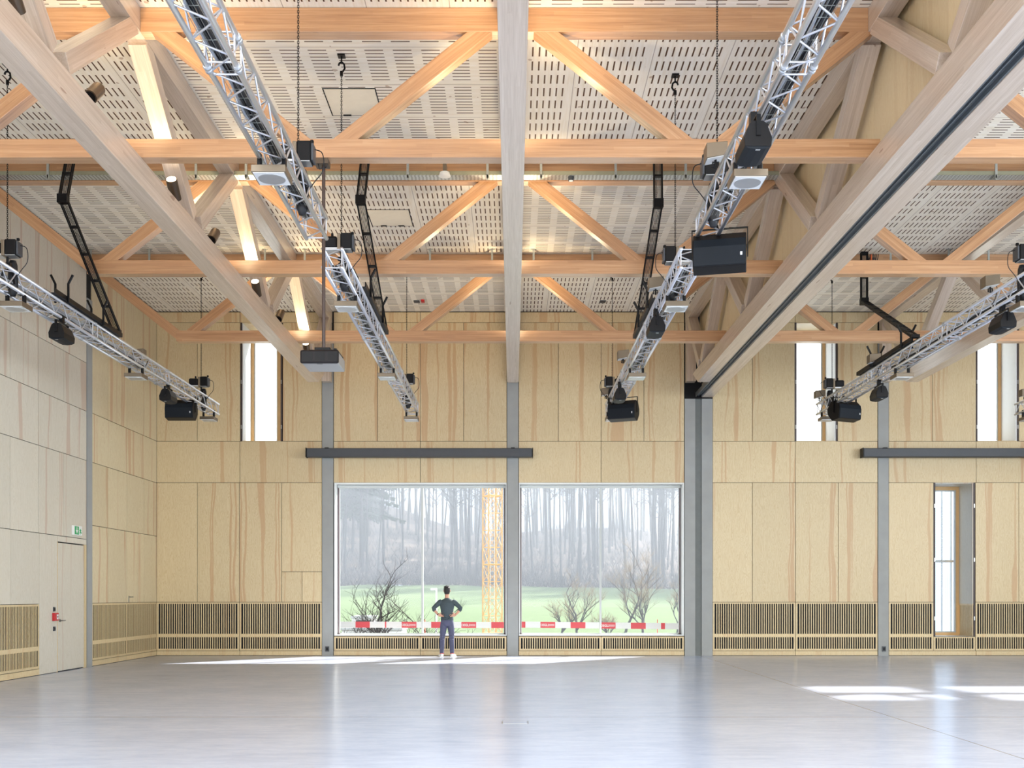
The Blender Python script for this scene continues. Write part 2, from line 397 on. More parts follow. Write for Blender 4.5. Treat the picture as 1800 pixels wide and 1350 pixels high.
# ------------------------------------------------------------------ side, rear, right walls, partition
b = MB()
seg = [(23.39, D), (P*0-1.2, 23.08)]
jr = {'r': [23.39, 24.31, 25.5, 26.68, D]}
panels(b, 'y', XL, [23.39, 24.31, 25.5, 26.68, D], Z(775.5), zt); panels(b, 'y', XL, [23.39, 25.5, D], 4.5, Z(775.5))
panels(b, 'y', XL, [23.39, 24.31, 25.5, 26.68, D], 3.11, 4.5); panels(b, 'y', XL, [23.39, 24.31, 25.5, 26.25, 26.68, D], z3, 3.11)
struct(b.obj('wall_left', 'ply_half_glare')); b = MB()
lj = [23.08-i*1.17 for i in range(28)][::-1]
lj2 = [23.08-i*2.34 for i in range(14)][::-1]
panels(b, 'y', XL, lj, 6.62, zt); panels(b, 'y', XL, lj, 5.57, 6.62); panels(b, 'y', XL, lj2, 4.5, 5.57); panels(b, 'y', XL, lj, 2.785, 4.5)
left_low = [19.6-i*1.17 for i in range(24)][::-1]+[20.78]
panels(b, 'y', XL, left_low, z3, 2.785)
panels(b, 'y', XL, [20.78, 21.6], .004, 2.785)      # board left of the door
panels(b, 'y', XL, [21.6, 23.08], 2.66, 2.785)
struct(b.obj('wall_left', 'ply_glare'))
struct(MB().box(XL-.3, XL-.032, YREAR-.3, D+.8, 0, ZCEIL).obj('wall_left', 'dark'))
b = MB(); panels(b, 'y', XL, [23.39, 25.5, D], .004, z4); panels(b, 'y', XL, left_low[::2]+[20.78], .004, z4)
struct(b.obj('baseboard_left', 'ply_trim'))
for a0, a1, lab in [(25.5, D, 'slatted grille on the left wall in the far corner'), (23.39, 25.5, 'slatted grille on the left wall behind the concrete post'),
                    (18.43, 20.78, 'slatted grille on the left wall in front of the door'), (16.1, 18.43, 'slatted grille on the left wall just outside the view')]:
    grille(a0, a1, zg0, z3, rows, lab, plane='y', at=XL)
struct(MB().box(XR, XR+.3, YREAR-.3, D+.8, 0, ZCEIL).obj('wall_right', 'ply'))
struct(MB().box(XL-.3, XR+.3, YREAR-.3, YREAR, 0, ZCEIL).obj('wall_rear', 'ply'))
b = MB()
pj = [D-.3-i*1.2 for i in range(30)][::-1]
panels(b, 'y', 4.84, [p for p in pj if p > YREAR], ZB1-.02, ZCEIL, gap=.002)
struct(b.obj('wall_partition', 'panel'))
# door in the left wall
d = thing('door_1', None, None, (XL, 22.3, 0)); d['kind'] = 'structure'
MB().box(XL-.03, XL-.004, 21.62, 22.95, .02, 2.64).obj('door_leaf', 'ply_glare', d)
b = MB(); b.box(XL-.03, XL+.004, 22.96, 23.07, 0, 2.66); b.box(XL-.03, XL+.004, 21.6, 21.616, 0, 2.66); b.obj('door_frame', 'ply_trim', d)
b = MB(); b.tube((XL, 21.72, 1.05), (XL+.06, 21.72, 1.05), .011); b.tube((XL+.055, 21.71, 1.05), (XL+.055, 21.87, 1.05), .011); b.box(XL, XL+.008, 21.69, 21.75, 1.02, 1.08)
b.obj('door_handle', 'steel', d)
h = MB(); h.tube((XL, 25.62, 1.53), (XL+.06, 25.62, 1.53), .011); h.tube((XL+.055, 25.61, 1.53), (XL+.055, 25.77, 1.53), .011); h.box(XL, XL+.008, 25.6, 25.64, 1.40, 1.56)
tag(h.obj('lever_handle', 'steel'), 'steel lever handle of the hidden leaf above the corner grille', 'handle')
# exit sign
e = thing('exit_sign', 'green and white emergency exit sign with arrow and running figure', 'sign', (XL, 22.5, 2.85))
MB().box(XL, XL+.05, 22.31, 22.72, 2.84, 3.04).obj('housing', 'white', e, bevel=.004)
green = plain('sign_green', lin(0, 160, 92), .4); M['green'] = green
MB().box(XL+.05, XL+.054, 22.34, 22.55, 2.855, 3.025).obj('green_field', green, e)
b = MB(); b.box(XL+.054, XL+.057, 22.43, 22.46, 2.94, 3.01); b.prism([(22.38, 2.945), (22.445, 2.875), (22.51, 2.945)], 'x', XL+.054, XL+.057); b.obj('arrow', 'white', e)
b = MB()
for (q0, q1, r) in [((22.62, 3.0), (22.62, 3.002), .017), ((22.62, 2.975), (22.63, 2.93), .013), ((22.63, 2.93), (22.60, 2.90), .010), ((22.60, 2.90), (22.615, 2.865), .009),
                    ((22.63, 2.93), (22.655, 2.90), .010), ((22.655, 2.90), (22.69, 2.895), .009), ((22.62, 2.97), (22.59, 2.945), .008), ((22.62, 2.97), (22.66, 2.95), .008)]:
    b.tube((XL+.052, q0[0], q0[1]), (XL+.052, q1[0], q1[1]), r, n=8)
b.obj('running_figure', green, e)
c = thing('fire_alarm_box', 'small red alarm call box beside the door', 'alarm', (XL, 21.45, 1.1))
MB().box(XL, XL+.06, 21.36, 21.54, 1.05, 1.21).obj('box', 'red', c, bevel=.008); MB().box(XL+.06, XL+.064, 21.44, 21.51, 1.08, 1.18).obj('button_plate', 'white', c)
MB().tube((XL+.06, 21.475, 1.13), (XL+.07, 21.475, 1.13), .014).obj('button', 'black', c)
for zz, lab in ((1.285, 'dark switch plate above the red alarm box'), (.89, 'dark switch plate below the red alarm box')):
    s = thing('switch', lab, 'switch', (XL, 21.44, zz)); MB().box(XL, XL+.02, 21.40, 21.48, zz-.045, zz+.045).obj('plate', 'blacktrim', s, bevel=.004)
    MB().box(XL+.02, XL+.028, 21.42, 21.46, zz-.025, zz+.025).obj('rocker', 'black', s)
# ------------------------------------------------------------------ concrete columns
b_lab = ['slim concrete column left of the first big window', 'concrete column between the two big windows', None, 'slim concrete column left of the low narrow window',
         'concrete column beyond the right edge of the view', 'concrete column at the far right end of the gable wall']
for i, (a0, a1) in enumerate(cols[:5]):
    if i == 2: continue
    tag(MB().box(X(a0)+.008, X(a1)-.008, D-.02, D+.03, 0, 8.15).obj('concrete_column', 'concrete'), b_lab[i], 'column', 'concrete columns of the gable wall')
dc = thing('double_column', 'wide double concrete column with dark slot between the two halls', 'column', (X(1227), D, 0))
MB().box(X(1203.4), X(1221.8), D-.03, D+.03, 0, ZB0-.035).obj('shaft', 'concrete', dc); MB().box(X(1233.2), X(1252.2), D-.03, D+.03, 0, ZB0-.035).obj('shaft', 'concrete', dc)
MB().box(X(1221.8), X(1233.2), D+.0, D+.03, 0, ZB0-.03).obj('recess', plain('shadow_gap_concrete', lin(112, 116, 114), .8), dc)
MB().box(X(1203.4), X(1252.2), D-.025, D+.03, ZB0-.034, ZB0-.004).obj('bearing_pad', 'black', dc)
tag(MB().box(XL-.03, XL+.008, 23.11, 23.385, 0, 8.05).obj('concrete_column', 'concrete'), 'concrete post in the left wall right of the door', 'column')
for px, lab in ((575.5, 'grey socket low on the column left of the first big window'), (1553, 'grey socket low on the column left of the low narrow window')):
    s = thing('wall_socket', lab, 'socket', (X(px), D-.02, .16)); MB().box(X(px)-.05, X(px)+.05, D-.045, D-.02, Z(1145), Z(1136)).obj('plate', 'blacktrim', s, bevel=.003)
    b = MB(); b.box(X(px)-.03, X(px)+.03, D-.049, D-.045, Z(1143), Z(1138)); b.obj('insert', 'black', s)
# ------------------------------------------------------------------ glass
def glassmat(name, tint, refl=.9):
    t = NT(name); t.t.nodes.remove(t.b)
    tr = t.n('ShaderNodeBsdfTransparent'); tr.inputs[0].default_value = tint
    gl = t.n('ShaderNodeBsdfGlossy'); gl.inputs['Roughness'].default_value = .02
    lw = t.n('ShaderNodeLayerWeight'); lw.inputs[0].default_value = .5
    mx = t.n('ShaderNodeMixShader'); t.link(t.math('ADD', .004, t.math('MULTIPLY', .5, t.math('POWER', lw.outputs['Facing'], 5.))), mx.inputs[0]); t.link(tr.outputs[0], mx.inputs[1]); t.link(gl.outputs[0], mx.inputs[2])
    t.link(mx.outputs[0], t.out.inputs[0]); return t.m
M['glass'] = glassmat('window_glass', (.97, .98, .99, 1))
t = NT('translucent_sheet'); t.t.nodes.remove(t.b)
tr = t.n('ShaderNodeBsdfTransparent'); tl = t.n('ShaderNodeBsdfTranslucent'); tl.inputs[0].default_value = (.93, .95, .97, 1)
mx = t.n('ShaderNodeMixShader'); mx.inputs[0].default_value = .4; t.link(tr.outputs[0], mx.inputs[1]); t.link(tl.outputs[0], mx.inputs[2]); t.link(mx.outputs[0], t.out.inputs[0])
M['sheet'] = t.m
t = NT('ribbed_sheet'); t.t.nodes.remove(t.b); x, y, z = t.sep(t.coord())
tr = t.n('ShaderNodeBsdfTransparent'); tr.inputs[0].default_value = (.86, .91, .97, 1); tl = t.n('ShaderNodeBsdfTranslucent'); tl.inputs[0].default_value = (.42, .47, .54, 1)
rb = t.math('MULTIPLY', t.math('ABSOLUTE', t.math('SINE', t.math('MULTIPLY', x, 60.))), .25)
mx = t.n('ShaderNodeMixShader'); t.link(t.math('ADD', rb, .42), mx.inputs[0]); t.link(tr.outputs[0], mx.inputs[1]); t.link(tl.outputs[0], mx.inputs[2]); t.link(mx.outputs[0], t.out.inputs[0])
M['sheet_low'] = t.m
# big windows
def big_window(n, x0, x1, zlo, zhi, mull, side):
    w = thing('window_%d' % n, None, None, ((x0+x1)/2, D+.4, zlo)); w['kind'] = 'structure'
    y0, y1 = D+.42, D+.50; fw = .055
    b = MB(); b.box(x0, x0+fw+.02, y0, y1, zlo, zhi); b.box(x1-fw-.02, x1, y0, y1, zlo, zhi); b.box(x0, x1, y0, y1, zlo, zlo+fw); b.box(x0, x1, y0, y1, zhi-fw, zhi)
    b.obj('window_frame', 'frame_grey', w)
    MB().box(mull-.025, mull+.025, y0-.02, y1, zlo+fw, zhi-fw).obj('mullion', 'frame_grey', w)
    MB().box(x0+.03, x1-.03, y0+.03, y0+.045, zlo+.02, zhi-.02).obj('pane', 'glass', w)
    b = MB(); r = .02       # linings of the reveal
    b.box(x0, x0+r, D-.002, y0, zlo, zhi); b.box(x1-r, x1, D-.002, y0, zlo, zhi); b.box(x0+r, x1-r, D-.002, y0, zhi-r, zhi); b.box(x0+r, x1-r, D-.01, y0, zlo, zlo+r)
    b.obj('reveal_lining', 'white', w)
    MB().box(x0+.03, x1-.03, y0-.09, y0-.01, zhi-.10, zhi-.03).obj('blind_housing', 'frame_grey', w, bevel=.006)
    xs = x0+.06 if side == 'r' else x1-.06
    b = MB(); b.box(x0+.045, x0+.065, y0-.07, y0-.03, zlo+.02, zhi-.1); b.box(x1-.065, x1-.045, y0-.07, y0-.03, zlo+.02, zhi-.1)
    b.obj('guide_rail', plain('guide_rail_dark', lin(84, 62, 70), .4), w)
big_window(1, *WIN[0], X(742.5, D+.45), 'r'); big_window(2, *WIN[1], X(1055.5, D+.45), 'l')
def narrow_window(n, x0, x1, zlo, zhi, left, low=False):
    w = thing('window_%d' % n, None, None, ((x0+x1)/2, D+.7, zlo)); w['kind'] = 'structure'
    y0, y1 = D+.84, D+.92; fw = .11
    gx0, gx1 = x0+.03, x1-.03
    if left: gx1 -= .17
    b = MB(); b.box(gx0, gx0+fw, y0, y1, zlo, zhi); b.box(gx1-fw, gx1, y0, y1, zlo, zhi); b.box(gx0+fw, gx1-fw, y0, y1, zlo, zlo+fw*.8); b.box(gx0+fw, gx1-fw, y0, y1, zhi-fw, zhi)
    b.obj('window_frame', 'winwood', w)
    if left: MB().box(gx1, x1, y0, y1, zlo, zhi).obj('side_board', 'blacktrim', w)
    b = MB(); q = .03; gi0, gi1, gz0, gz1 = gx0+fw, gx1-fw, zlo+fw*.8, zhi-fw
    b.box(gi0, gi0+q, y0+.03, y1+.02, gz0, gz1); b.box(gi1-q, gi1, y0+.03, y1+.02, gz0, gz1); b.box(gi0+q, gi1-q, y0+.03, y1+.02, gz0, gz0+q); b.box(gi0+q, gi1-q, y0+.03, y1+.02, gz1-q, gz1)
    b.obj('sash', 'frame_grey', w)
    MB().box(gi0+q, gi1-q, y0+.05, y0+.06, gz0+q, gz1-q).obj('pane', 'glass', w)
    # folded shutter leaf lining the visible reveal, dark hinge gaps
    s = x0+.045 if left else x1-.045
    l0, l1 = (s-.0, s+.02) if left else (s-.02, s)
    leaf = MB(); leaf.box(l0, l1, D+.01, y0, zlo+(.86 if low else 0.0), zhi)
    leaf.obj('shutter_leaf', 'white' if not low else 'ply_glare', w)
    if low:
        b = MB(); b.box(l0, l1, D+.01, y0, zlo, zlo+.04); b.box(l0, l1, D+.01, y0, zlo+.82, zlo+.86)
        for k in range(13): yy = D+.02+k*.062; b.box(l0, l1, yy, yy+.032, zlo+.04, zlo+.82)
        b.obj('shutter_slats', 'ply_trim', w)
    b = MB(); b.box(x0-.0, x0+.04, D+.0, D+.03, zlo, zhi); b.box(x1-.04, x1, D+.0, D+.03, zlo, zhi)
    b.obj('hinge_gap', plain('hinge_gap_dark', lin(66, 54, 52), .5), w)
    b = MB()
    for fr in (.12, .5, .85):
        for xx in (x0+.02, x1-.02): b.box(xx-.015, xx+.015, D-.012, D+.01, zlo+(zhi-zlo)*fr-.05, zlo+(zhi-zlo)*fr+.05)
    b.obj('hinge', 'steel', w)
    b = MB(); b.box(x0+.04, x1-.04, D+.0, y0, zhi-.02, zhi); b.box(x0+.04, x1-.04, D+.0, y0, zlo, zlo+.012); b.obj('reveal_lining', 'ply_trim' if not low else 'ply_glare', w)
    b = MB()
    for xx in [x0-.1+i*.02 for i in range(int((x1-x0+.2)/.02))]:
        pass
    MB().box(x0-.2, x1+.2, D+1.25, D+1.26, zlo-.1, zhi+.1).obj('translucent_sheet', 'sheet_low' if low else 'sheet', w)
    b = MB(); b.box(x0-.25, x1+.25, D+1.18, D+1.24, zlo+(zhi-zlo)*.5-.03, zlo+(zhi-zlo)*.5+.03)
    for xx in (x0+.15, x0+.42, x0+.7, x0+.95): b.box(xx-.008, xx+.008, D+1.2, D+1.24, zlo-.1, zhi+.1)
    if low: b.obj('batten', 'frame_grey', w)
for i, (nw, lf) in enumerate(zip(NAR, (True, False, False, False))): narrow_window(3+i, *nw, lf, low=(i == 3))
# added skylight, out of view, to throw sun patches on the right floor
sk = thing('window_7', None, None, ((SKY_X0+SKY_X1)/2, 25.3, ZCEIL)); sk['kind'] = 'structure'
b = MB(); ym = (SKY_Y0+SKY_Y1)/2
for x0, x1, y0, y1 in ((SKY_X0, SKY_X1, SKY_Y0, SKY_Y0+.08), (SKY_X0, SKY_X1, SKY_Y1-.08, SKY_Y1), (SKY_X0, SKY_X0+.08, SKY_Y0+.08, SKY_Y1-.08), (SKY_X1-.08, SKY_X1, SKY_Y0+.08, SKY_Y1-.08), (14.9, 15.2, SKY_Y0+.08, SKY_Y1-.08)):
    b.box(x0, x1, y0, y1, ZCEIL-.02, ZCEIL+.35)
b.obj('window_frame', 'white', sk); MB().box(SKY_X0+.08, SKY_X1-.08, SKY_Y0+.08, SKY_Y1-.08, ZCEIL+.25, ZCEIL+.26).obj('pane', 'glass', sk)
# blind cassettes on the gable wall
for x0, x1, lab in ((X(537, 27.3), X(937, 27.3), 'dark screen cassette mounted above the first big window'), (X(1517, 27.3), X(1917, 27.3), 'dark screen cassette mounted above the low narrow window')):
    s = thing('screen_cassette', lab, 'blind', ((x0+x1)/2, 27.4, Z(803, 27.3)), 'dark screen cassettes on the far wall')
    MB().box(x0+.02, x1-.02, 27.3, 27.52, Z(803, 27.3), Z(787.5, 27.3)).obj('casing', 'blacktrim', s, bevel=.02)
    for xe in (x0, x1-.02): MB().box(xe, xe+.02, 27.29, 27.53, Z(803.6, 27.3), Z(787, 27.3)).obj('end_cap', 'black', s)
    for px in ((576, 901.5) if x0 < 0 else (1552.5, 1878)):
        MB().box(X(px)-.05, X(px)+.05, 27.45, D-.02, Z(787.5, 27.3), Z(785, 27.3)).obj('bracket', 'black', s)
# ------------------------------------------------------------------ primary beams and longitudinal trusses
YB0 = -6.5; DEND = D*.927
bw = .277
def longitudinal(xc, label, detail=True, side_in=0, to_wall=False):
    g = thing('longitudinal_truss', label, 'truss', (xc, 10, ZB0), 'longitudinal timber trusses of the roof')
    y1 = D-.04 if to_wall else DEND+.75
    beam('bottom_beam', (xc, YB0, (ZB0+ZB1)/2), (xc, y1, (ZB0+ZB1)/2), bw, ZB1-ZB0, 'glulam_ash', g, end1=0 if to_wall else .75)
    beam('top_chord', (xc, YB0, (ZU0+ZU1)/2), (xc, D-.04, (ZU0+ZU1)/2-.002), .25, ZU1-ZU0-.004, 'glulam_ash', g)
    if detail:
        beam('end_post', (xc, D-.16, ZB1+.02), (xc, D-.16, ZU0), .24, .24, 'glulam_ash', g, up=(0, 1, 0))
        for yt in [TR[0]-P*2, TR[0]-P]+TR+[TR[2]+P]:
            for sgn in (-1, 1):
                if yt > D and sgn > 0: continue
                ym = yt+sgn*P/2
                if ym > D-.6 or ym < YB0: continue
                top = Vector((xc, yt+sgn*.20, ZU0+.04)) if yt < D else Vector((xc, D-.35, ZU0+.04))
                bot = Vector((xc, ym-sgn*.16, ZB1+.10))
                beam('diagonal', top, bot, .24, .22, 'glulam_ash', g, up=(0, 1, 0))
    return g
longitudinal(X(576.3), 'left longitudinal timber truss with two inclined struts in every bay')
longitudinal(0.0, 'centre longitudinal timber truss running straight away over the middle column')
longitudinal(4.602, 'timber truss on the left side of the partition above the double column')
g = thing('longitudinal_beam', 'whitish timber beam on the right side of the curtain rail slot', 'beam', (5.056, 10, ZB0))
beam('bottom_beam', (5.056, YB0, (ZB0+ZB1)/2), (5.056, D-.04, (ZB0+ZB1)/2), .29, ZB1-ZB0, 'glulam_ash', g)
longitudinal(X(1552.5), 'right longitudinal timber truss behind the right-hand lighting truss')
# curtain rail in the slot
r = thing('curtain_rail', 'dark metal partition rail set in the slot of the double beam', 'rail', (4.82, 10, ZB0))
MB().box(4.745, 4.908, YB0, D-.05, ZB0+.06, ZB0+.12).obj('track_bed', 'rail', r)
b = MB(); b.box(4.745, 4.765, YB0, D-.05, ZB0+.01, ZB0+.06); b.box(4.888, 4.908, YB0, D-.05, ZB0+.01, ZB0+.06); b.box(4.82, 4.832, YB0, D-.05, ZB0+.03, ZB0+.06); b.obj('side_rail', 'rail', r)
# ------------------------------------------------------------------ cross trusses
labs = ['nearest timber cross truss, in front of the cable tray', 'middle timber cross truss with the long cable tray on its upper chord', 'farthest timber cross truss, one bay before the window wall']
def cross(yt, label):
    g = thing('cross_truss', label, 'truss', (0, yt, ZC0), 'timber cross trusses of the roof')
    zc, zu = (ZC0+ZC1)/2, (ZU0+ZU1)/2; th = .20
    hC, hU = ZC1-ZC0, ZU1-ZU0-.004
    beam('bottom_chord', (-7.2-.1, yt, zc), (4.63, yt, zc), th, hC, 'glulam', g)
    beam('bottom_chord', (5.0, yt, zc), (XR-1.9, yt, zc), th, hC, 'glulam', g)
    ux = [(XL+.02, -4.943), (-4.693, -.125), (.125, 4.477), (4.98, 9.52), (9.77, XR-.02)]
    for a0, a1 in ux: beam('top_chord', (a0, yt, zu-.002), (a1, yt, zu-.002), th, hU, 'glulam', g)
    for xn in (-7.23, -2.41, 2.41, 7.23, 12.05):
        for s in (-1, 1):
            tx = xn+s*(P/2-.32); bx = xn+s*.16
            if xn == -7.23 and s < 0: tx = XL+.10; bx = xn+.02
            beam('diagonal', (bx, yt, ZC1-.11 if not (xn == -7.23 and s < 0) else ZC0+.10), (tx, yt, ZU0+.08), th-.004, .19, 'glulam', g, up=(0, 1, 0))
    return g
for yt, lb in zip(TR, labs): cross(yt, lb)
cross(TR[0]-P, 'timber cross truss overhead, above the top edge of the view')
# black steel plates in the chord slots and on top of chords
for k, (px, yt) in enumerate([(117, 0), (642, 0), (1148, 0)]):
    tag(MB().box(X(px-14, 13.4), X(px+14, 13.4), TR[0]-.06, TR[0]+.1, ZC1, ZC1+.02).obj('steel_plate', 'black'),
        ['black steel plate on the nearest cross truss above the left hanging cable arm', 'black steel plate on the nearest cross truss above the projector side cable arm', 'black steel plate on the nearest cross truss right of the centre beam'][k], 'plate')
# ------------------------------------------------------------------ cable trays
t = NT('perforated_galvanised'); x, y, z = t.sep(t.coord())
fx = t.math('FRACT', t.math('MULTIPLY', x, 16.)); fy = t.math('FRACT', t.math('MULTIPLY', t.math('ADD', y, t.math('MULTIPLY', z, 1.)), 22.))
tri = t.math('ABSOLUTE', t.math('SUBTRACT', fy, .5)); hole = t.math('LESS_THAN', t.math('ABSOLUTE', t.math('SUBTRACT', fx, t.math('ADD', .35, tri))), .13)
t.base(t.mix(hole, lin(196, 202, 202), lin(84, 84, 80))); t.set(.4, t.math('MULTIPLY', t.math('SUBTRACT', 1., hole), .75)); M['perf'] = t.m
def tray(x0, x1, yf, zlo, label, hang_px):
    g = thing('cable_tray', label, 'cable tray', ((x0+x1)/2, yf, zlo), 'perforated cable trays')
    b = MB(); b.box(x0, x1, yf, yf+.22, zlo, zlo+.004); b.obj('tray_base', 'perf', g)
    b = MB(); b.box(x0, x1, yf-.003, yf, zlo, zlo+.065); b.box(x0, x1, yf+.22, yf+.223, zlo, zlo+.065); b.obj('tray_side', plain('tray_side_zinc', lin(150, 150, 128), .5, .5), g)
    for px in hang_px:
        xx = X(px, yf)
        b = MB(); b.box(xx-.02, xx+.02, yf-.03, yf-.006, zlo-.06, ZCEIL); b.box(xx-.06, xx+.06, yf-.03, yf-.006, ZCEIL-.012, ZCEIL)
        b.prism([(yf-.03, zlo-.004), (yf-.03, zlo-.09), (yf+.2, zlo-.004)], 'x', xx-.012, xx+.012); b.obj('hanger', 'galv', g)
    return g
tray(XL+.04, 4.72, 17.86, EYE+7.09, 'long perforated cable tray across the middle cross truss', [85, 345, 433, 717, 857, 951, 1082, 1205, 1338])
tray(5.25, XR-.1, 17.86, EYE+7.09, 'perforated cable tray of the right hall', [1750])
tray(XL+.04, 4.72, 22.68, EYE+7.04, 'cable tray at the farthest cross truss with its end showing at the left wall', [160, 263, 466, 536, 756, 865, 938, 1041])
tray(5.25, XR-.1, 22.68, EYE+7.04, 'cable tray of the right hall at the farthest cross truss', [1565, 1667, 1737])
# ------------------------------------------------------------------ ceiling devices
def frame_rect(x0, x1, y0, y1, label):
    g = thing('ceiling_hatch', label, 'hatch', ((x0+x1)/2, (y0+y1)/2, ZCEIL-.02), 'flush wooden ceiling hatches')
    MB().box(x0+.02, x1-.02, y0+.02, y1-.02, ZCEIL-.008, ZCEIL-.0005).obj('flap', 'ceil_plate', g)
    b = MB(); w = .014
    for a in ((x0, x1, y0, y0+w), (x0, x1, y1-w, y1), (x0, x0+w, y0, y1), (x1-w, x1, y0, y1)): b.box(a[0], a[1], a[2], a[3], ZCEIL-.006, ZCEIL-.0005)
    b.obj('rim', 'dark', g)
    b = MB(); b.box(x0+.18, x0+.30, y1-.05, y1-.02, ZCEIL-.02, ZCEIL-.008); b.box(x1-.30, x1-.18, y1-.05, y1-.02, ZCEIL-.02, ZCEIL-.008); b.obj('hinge', 'black', g)
ZH = EYE+7.418
def YC(py): return 7.418*F/(CY-py)
frame_rect(X(566, YC(155)), X(660, YC(155)), YC(155), YC(203), 'square hatch in the slotted ceiling of the nearer left bay')
frame_rect(X(643, YC(368)), X(719, YC(368)), YC(368), YC(397), 'square hatch in the slotted ceiling of the farther left bay')
dz = EYE+7.02
s = thing('smoke_detector', 'white disc detector hanging below the cable tray', 'detector', (X(782, 17.7), 17.72, dz))
MB().tube((X(782, 17.7), 17.66, EYE+6.99), (X(782, 17.7), 17.66, EYE+7.05), .10, .08, 20).obj('disc', 'white', s); MB().box(X(782, 17.7)-.03, X(782, 17.7)+.03, 17.62, 17.85, EYE+7.05, EYE+7.2).obj('bracket', 'bronze', s)
s = thing('sensor', 'small dark round sensor on the cable tray right of the centre beam', 'sensor', (X(1005, 17.7), 17.8, dz))
MB().tube((X(1005, 17.7), 17.93, EYE+7.02), (X(1005, 17.7), 17.93, EYE+7.089), .045, .05, 16).obj('housing', 'blacktrim', s)
MB().tube((X(1005, 17.7), 17.93, EYE+7.012), (X(1005, 17.7), 17.93, EYE+7.02), .03, .035, 16).obj('cap', 'white', s)
for px, lab in ((734, 'small black sensor strip on the far ceiling left of centre'), (1058, 'small black sensor strip on the far ceiling right of centre')):
    tag(MB().box(X(px-5, 26.9), X(px+5, 26.9), 26.6, 26.75, ZCEIL-.03, ZCEIL).obj('sensor', 'blacktrim'), lab, 'sensor')
tag(MB().box(X(742, 26.9), X(748, 26.9), 26.5, 26.68, ZCEIL-.05, ZCEIL).obj('alarm_sounder', 'red', bevel=.01), 'small red sounder on the far ceiling left of the centre beam', 'alarm')
# ------------------------------------------------------------------ cylinder spots on the longitudinal trusses
em = NT('lamp_glow'); em.b.inputs['Emission Color'].default_value = (1, .82, .55, 1); em.b.inputs['Emission Strength'].default_value = 14; em.base((1, .9, .7, 1)); M['glow'] = em.m
where = {X(576.3): 'left longitudinal truss', 0.0: 'centre longitudinal truss'}
for xc in (X(576.3), 0.0):
    for q, yt in enumerate([TR[0]-P]+TR):
        for dy, kd in ((-1.45, 'in front of'), (1.62, 'just beyond')):
            yy = yt+dy
            c0 = Vector((xc+.03, yy, ZB1+.12)); ax = (Vector((xc+.1, yt-dy*.12, ZU0))-c0).normalized(); c1 = c0+ax*.30
            g = thing('cylinder_spotlight', 'bronze cylinder spotlight %s the %s node of the %s' % (kd, ('overhead', 'nearest', 'middle', 'farthest')[q], where[xc]), 'spotlight', tuple(c0), 'cylinder spotlights on the roof trusses')
            MB().tube(c0, c1, .078, n=28).obj('housing', 'bronze_dark', g)
            MB().tube(c0-ax*.004, c0-ax*.0005, .064, n=28).obj('end_cap', 'black', g)
            MB().tube(c1+ax*.001, c1+ax*.005, .066, n=28).obj('lamp', 'glow', g)
            MB().box(xc-.02, xc+.02, yy-.02, yy+.02, ZB1, ZB1+.2).obj('bracket', 'bronze_dark', g)
            light('spot_light', 'SPOT', c1+ax*.03, 150, (1, .79, .50), ax, spot_size=math.radians(120), spot_blend=.9, shadow_soft_size=.06)
# warm uplights on the cross truss nodes
# ------------------------------------------------------------------ lighting trusses
HB, HT, WT = 4.28, 4.52, .12
ZTB, ZTT = EYE+HB, EYE+HT
def light_truss(xc, y0, y1, joints, label):
    g = thing('lighting_truss', label, 'truss', (xc, (y0+y1)/2, ZTB), 'aluminium lighting trusses')
    cs = [(-WT, ZTB), (WT, ZTB), (WT, ZTT), (-WT, ZTT)]
    for cx_, cz in cs: MB().tube((xc+cx_, y0, cz), (xc+cx_, y1, cz), .025, n=12).obj('main_tube', 'alu', g, smooth=True)
    br = MB(); cp = MB()
    n = max(2, round((y1-y0)/.25)); st = (y1-y0-.06)/n
    for q in range(4):
        a, c = cs[q], cs[(q+1) % 4]
        for i in range(n):
            ya, yb = y0+.03+i*st, y0+.03+(i+1)*st
            u, v = (a, c) if (i+q) % 2 == 0 else (c, a)
            br.tube((xc+u[0], ya, u[1]), (xc+v[0], yb, v[1]), .0095, n=6, cap=False)
    for yj in [y0+.03, y1-.03]+[j+s for j in joints for s in (-.1, .1)]:
        for q in range(4):
            a, c = cs[q], cs[(q+1) % 4]; br.tube((xc+a[0], yj, a[1]), (xc+c[0], yj, c[1]), .0095, n=6, cap=False)
    br.obj('lattice', 'alu', g, smooth=True)
    for yj in joints:
        for cx_, cz in cs:
            cp = MB()
            cp.loft([[(xc+cx_+r_*math.cos(a_*PI/6), yj+dy_, cz+r_*math.sin(a_*PI/6)) for a_ in range(12)] for dy_, r_ in ((-.05, .028), (-.035, .036), (-.01, .033), (0, .026), (.01, .033), (.035, .036), (.05, .028))])
            cp.obj('coupler', 'alu_matt', g)
    return g
TX = [-7.05, -2.35, 2.31, 7.28, 11.95]
light_truss(TX[0], 13.8, 25.0, [17.6, 21.3], 'aluminium lighting truss hanging nearest the left wall')
light_truss(TX[1], .6, 12.7, [4.6, 8.6], 'near aluminium lighting truss left of the centre beam, full of black cables')
light_truss(TX[1], 13.8, 25.0, [17.6, 21.3], 'far aluminium lighting truss left of the centre beam, beyond the projector')
light_truss(TX[2], .6, 12.7, [4.6, 8.6], 'near aluminium lighting truss right of the centre beam, carrying the square-ended loudspeaker')
light_truss(TX[2], 13.8, 25.0, [17.6, 21.3], 'far aluminium lighting truss right of the centre beam, ending before the second big window')
light_truss(TX[3], 13.8, 25.0, [17.6, 21.3], 'aluminium lighting truss of the right hall in front of the upper narrow windows')
light_truss(TX[4], 21.0, 25.0, [], 'end of an aluminium lighting truss at the right edge of the view')
